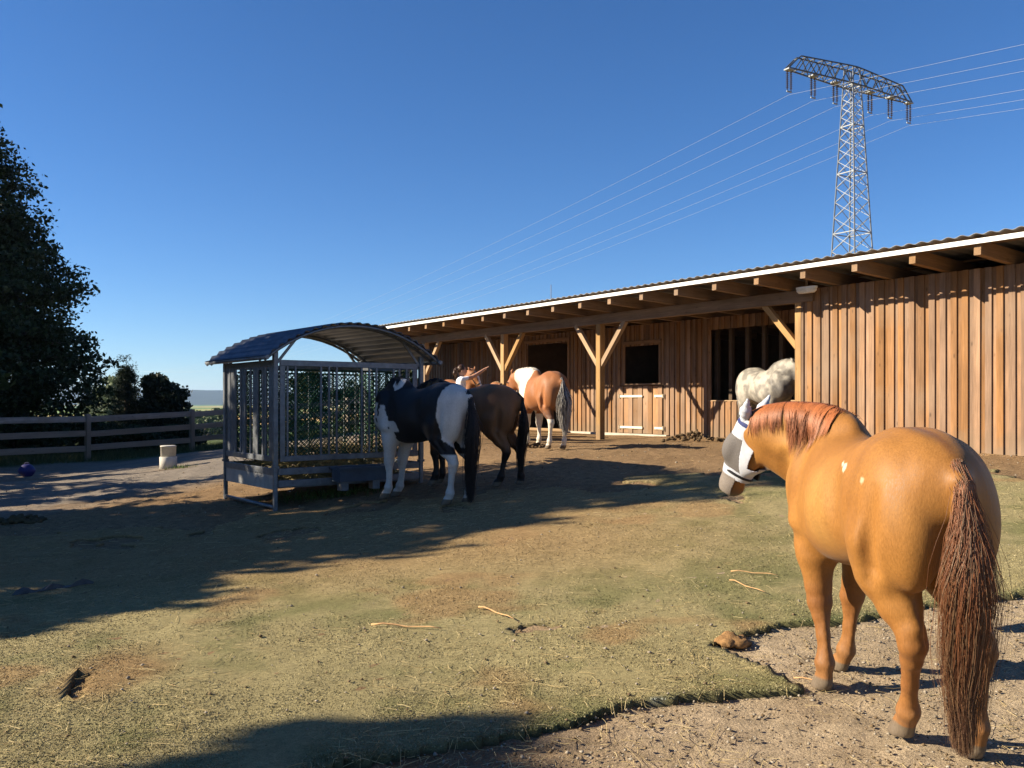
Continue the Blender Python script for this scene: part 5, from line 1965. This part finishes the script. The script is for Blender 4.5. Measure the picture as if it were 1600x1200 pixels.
g = np.random.default_rng(5)
u = g.uniform(-12, 14, 26000)
v = g.uniform(-1, 1, 26000)
off_ = -0.5 - np.abs(g.normal(0, 1.5, 26000)) + 1.2 * (v > 0.2)
X = FENCE_A.x + fdir.x * u + perp.x * off_
Y = FENCE_A.y + fdir.y * u + perp.y * off_
o = blades('rough_grass', X, Y, 0.20, 0.008, ((0.035, 0.055, 0.016), (0.10, 0.12, 0.045)), 6)
tag(o, 'rough grass growing along the timber fence', 'grass', kind='stuff')
wc1, wc2 = gp(520, 772), gp(268, 732)
for (c, n, sx_, sy_, lb) in ((wc1, 900, 0.42, 0.22, 'green weeds sprouting under the hay feeder trough'), (gp(281, 731), 160, 0.16, 0.08, 'small green weed tuft at the foot of the concrete pipe')):
    o = blades('weeds', c.x + g.normal(0, sx_, n), c.y + g.normal(0, sy_, n), 0.09, 0.006, ((0.04, 0.075, 0.015), (0.12, 0.18, 0.04)), 8)
    tag(o, lb, 'weeds', kind='stuff')

# ================================================================== litter on the ground
def surf(X, Y):
    """top of whatever lies there: turf or earth"""
    ix = np.clip(np.round((X + 7.3) / st).astype(int), 0, tx.shape[0] - 2)
    iy = np.clip(np.round((Y - 2.3) / st).astype(int), 0, tx.shape[1] - 2)
    on = kc[ix, iy] & (X > -7.3) & (X < 7.5) & (Y > 2.3) & (Y < 12.5)
    return np.where(on, tz[ix, iy] + 0.006, gz(X, Y) + 0.004)


g = np.random.default_rng(9)
n = 7500
sx = g.uniform(-60, 1660, n)
sy = 725 + 480 * g.uniform(0, 1, n) ** 1.25
Y = 1.45 * FPX / (sy - HZ)
X = (sx - 800) / FPX * Y
c2 = gp(620, 812)
X[:900] = c2.x + g.normal(0, 1.3, 900)
Y[:900] = c2.y + g.normal(0, 0.55, 900)
okk = (Y > 2.8) & (Y < 17) & (fbm(v2(X * 0.7, Y * 0.7), 300, 3) > 0.36)
X, Y = X[okk], Y[okk]
n = len(X)
L_ = g.uniform(0.02, 0.10, n) * np.where(g.uniform(0, 1, n) < 0.12, 2.2, 1.0)
a = g.uniform(0, math.pi, n) * 0.8 - 0.5
K = 3
P = np.zeros((n, K, 3))
bow = g.normal(0, 0.10, n)
for k in range(K):
    t = k / (K - 1) - 0.5
    P[:, k, 0] = X + np.cos(a) * t * L_ - np.sin(a) * bow * L_ * (0.25 - t * t)
    P[:, k, 1] = Y + np.sin(a) * t * L_ + np.cos(a) * bow * L_ * (0.25 - t * t)
    P[:, k, 2] = surf(P[:, k, 0], P[:, k, 1]) + g.uniform(0.002, 0.010, n)
r = g.uniform(0.0008, 0.0015, n)
SV, SF = strands(P, r, r)
scol = lerp3((0.36, 0.26, 0.11), (0.62, 0.50, 0.26), g.uniform(0, 1, n))
o = mesh_obj('scattered_straw', SV, SF, mat('straw', attr=True, rough=0.6, noise=(10, 0.1)), cols=np.repeat(scol, K * 3, 0))
tag(o, 'loose straw stalks scattered over the turf and earth', 'straw', kind='stuff')

# crumbs of earth, droppings and small stones
n = 9000
sx = g.uniform(-60, 1660, n)
sy = 735 + 470 * g.uniform(0, 1, n) ** 1.1
Y = 1.45 * FPX / (sy - HZ)
X = (sx - 800) / FPX * Y
X[:3000] = g.uniform(-0.6, 4.5, 3000)
Y[:3000] = g.uniform(2.9, 6.2, 3000)
onturf = np.abs(surf(X, Y) - gz(X, Y) - 0.004) > 1e-6
okk = (Y > 2.6) & (Y < 18) & (~onturf | (g.uniform(0, 1, n) < 0.14))
X, Y = X[okk], Y[okk]
n = len(X)
oct_v = np.array([[1, 0, 0], [-1, 0, 0], [0, 1, 0], [0, -1, 0], [0, 0, 1], [0, 0, -1]], float)
oct_f = np.array([[0, 2, 4], [2, 1, 4], [1, 3, 4], [3, 0, 4], [2, 0, 5], [1, 2, 5], [3, 1, 5], [0, 3, 5]])
rad = 0.003 + 0.0080 * g.uniform(0, 1, n) ** 3.2 + 0.0004 * Y
Vv = oct_v[None] * rad[:, None, None] * g.uniform(0.5, 1.4, (n, 6, 1)) * np.array([1.2, 1.2, 0.75])
ang = g.uniform(0, 6.28, n)
ca_, sa_ = np.cos(ang), np.sin(ang)
Vr = np.stack([Vv[..., 0] * ca_[:, None] - Vv[..., 1] * sa_[:, None], Vv[..., 0] * sa_[:, None] + Vv[..., 1] * ca_[:, None], Vv[..., 2]], -1)
Vr += np.stack([X, Y, surf(X, Y) + rad * 0.25], 1)[:, None]
Fc = (oct_f[None] + 6 * np.arange(n)[:, None, None]).reshape(-1, 3)
cc = np.where((g.uniform(0, 1, n) < 0.45)[:, None], lerp3((0.10, 0.07, 0.04), (0.2, 0.145, 0.085), g.uniform(0, 1, n)), lerp3((0.18, 0.15, 0.11), (0.32, 0.28, 0.22), g.uniform(0, 1, n)))
o = mesh_obj('earth_crumbs', Vr.reshape(-1, 3), Fc, mat('crumbs', attr=True, rough=0.95, spec=0.1, noise=(30, 0.3)), cols=np.repeat(cc, 6, 0))
tag(o, 'crumbs of earth and small stones strewn over the yard', 'gravel', kind='stuff')

# sticks and longer stalks one can pick out
M_stick = mat('dry_stalk', (0.50, 0.30, 0.14), 0.75, noise=(20, 0.25), stretch=(1, 1, 1))
for (p0, p1, r_, lb) in (((580, 984), (690, 991), 0.006, 'longest dry stalk lying on the turf in the middle foreground'), ((748, 956), (803, 975), 0.006, 'dry stalk pointing at the bare patch in the turf'),
                         ((1142, 899), (1215, 906), 0.004, 'upper pale straw stalk left of the chestnut horse'), ((1140, 914), (1195, 934), 0.004, 'lower pale straw stalk left of the chestnut horse'),
                         ((1240, 1065), (1330, 1080), 0.004, 'pale straw stalk lying by the chestnut front hoof')):
    A, B_ = gp(*p0), gp(*p1)
    pts = []
    for k in np.linspace(0, 1, 7):
        q_ = A.lerp(B_, k)
        bend = 0.03 * math.sin(k * 3.1)
        pts.append((q_.x, q_.y + bend, float(surf(np.array([q_.x]), np.array([q_.y + bend]))[0]) + 0.012 + 0.006 * math.sin(k * 9)))
    o = MB().tube(pts, [r_ * (1.2 - 0.6 * k / 6) for k in range(7)], 6).build('stalk', M_stick, None, smooth=True)
    tag(o, lb, 'stalk', 'stalks lying on the turf')
# torn plastic strip half buried at the left
pa, pb = gp(22, 934), gp(146, 915)
q = MB()
N_ = 14
rowA, rowB = [], []
for k in range(N_):
    t = k / (N_ - 1)
    p = pa.lerp(pb, t)
    w_ = 0.040 * (1 - 0.75 * t) * (0.8 + 0.4 * math.sin(k * 1.7))
    z = float(surf(np.array([p.x]), np.array([p.y]))[0])
    rowA.append((p.x, p.y - w_, z + 0.004))
    rowB.append((p.x, p.y + w_, z + 0.03 + 0.02 * math.sin(k * 1.3)))
vs = rowA + rowB + [(x, y, z - 0.006) for x, y, z in rowA] + [(x, y, z - 0.006) for x, y, z in rowB]
fs = []
for k in range(N_ - 1):
    fs += [(k, k + 1, N_ + k + 1, N_ + k), (2 * N_ + k, 3 * N_ + k, 3 * N_ + k + 1, 2 * N_ + k + 1), (k, 2 * N_ + k, 2 * N_ + k + 1, k + 1), (N_ + k, N_ + k + 1, 3 * N_ + k + 1, 3 * N_ + k)]
q.add(vs, fs)
tag(q.build('torn_strip', mat('grey_plastic_strip', (0.07, 0.065, 0.06), 0.6, noise=(15, 0.4)), None), 'torn grey strip of matting lying on the shaded turf at left', 'strip')
# dung heaps
def heap(name, c, r, n, col, lb, cat):
    g_ = np.random.default_rng(int(c.x * 100) % 997)
    Bd = Body()
    for k in range(n):
        a_ = g_.uniform(0, 6.28)
        d_ = r * g_.uniform(0, 1) ** 0.6
        z_ = max(0.02, (1 - d_ / r) * r * 0.42) * g_.uniform(0.4, 1.1)
        Bd.el((d_ * math.cos(a_) * 1.3, d_ * math.sin(a_), z_), (g_.uniform(0.03, 0.055), g_.uniform(0.03, 0.05), g_.uniform(0.025, 0.04)), None, 0.012)
    v_, f_ = Bd.mesh(0.013, -0.02)
    v_ = v_ + (fbm(v_ * 40, 301, 2)[:, None] - 0.5) * 0.02
    o = mesh_obj(name, v_, f_, mat(name + '_matter', col, 0.95, spec=0.1, noise=(30, 0.4), bump=(80, 0.01)), None, loc=(c.x, c.y, float(surf(np.array([c.x]), np.array([c.y]))[0])))
    return tag(o, lb, cat)


heap('dung_heap', gp(35, 816), 0.24, 46, (0.085, 0.065, 0.035), 'small dark heap of dung at the left edge of the yard', 'dung')
heap('dung_pat', gp(1140, 1008), 0.09, 12, (0.26, 0.15, 0.065), 'brown dropping on the turf corner left of the chestnut hooves', 'dung')
cq = gp(840, 699)
heap('dung_clod', cq, 0.20, 22, (0.09, 0.06, 0.035), 'dark clods of dung behind the skewbald horse', 'dung')
cq = gp(1085, 690)
heap('litter_heap', cq, 0.55, 60, (0.10, 0.07, 0.04), 'low dark heap of litter against the stall wall', 'litter')
# hay left in the feeder tray and beneath it
n = 2600
P = np.zeros((n, 4, 3))
cx, cy, cz = g.uniform(0.15, FW - 0.15, n), g.uniform(0.15, FD - 0.15, n), 0.30 + 0.42 * g.uniform(0, 1, n) ** 1.5
dv = g.normal(0, 1, (n, 3)) * np.array([1, 1, 0.4])
dv /= np.linalg.norm(dv, axis=1, keepdims=True)
for k in range(4):
    P[:, k] = np.stack([cx, cy, cz], 1) + dv * (k / 3 - 0.5) * g.uniform(0.15, 0.4, (n, 1)) + g.normal(0, 0.012, (n, 3))
P[..., 2] = np.maximum(P[..., 2], 0.285)
HVv, HF = strands(P, np.full(n, 0.004), np.full(n, 0.003))
hay = empty('hay', FL, math.atan2(u_.y, u_.x))
hay.scale = (FS, FS, FS)
tag(hay, 'loose hay heaped in the bottom of the feeder', 'hay', kind='stuff')
mesh_obj('hay_stalks', HVv, HF, mat('hay_stalk', attr=True, rough=0.8, noise=(5, 0.1)), hay, cols=np.repeat(lerp3((0.20, 0.17, 0.07), (0.42, 0.34, 0.16), g.uniform(0, 1, n)), 12, 0))

# ================================================================== haze over the far fields
hz = MB().box((0, 6500, 40), (26000, 16000, 130)).build('haze', None, None)
hm_ = bpy.data.materials.new('haze_air')
hm_.use_nodes = True
hm_.node_tree.nodes.clear()
pv = hm_.node_tree.nodes.new('ShaderNodeVolumePrincipled')
pv.inputs['Color'].default_value = (0.48, 0.68, 1.0, 1)
pv.inputs['Density'].default_value = 0.00009
pv.inputs['Anisotropy'].default_value = 0.2
mo = hm_.node_tree.nodes.new('ShaderNodeOutputMaterial')
hm_.node_tree.links.new(pv.outputs[0], mo.inputs['Volume'])
hz.data.materials.append(hm_)
tag(hz, 'faint blue haze over the far fields and ridge', 'haze', kind='stuff')
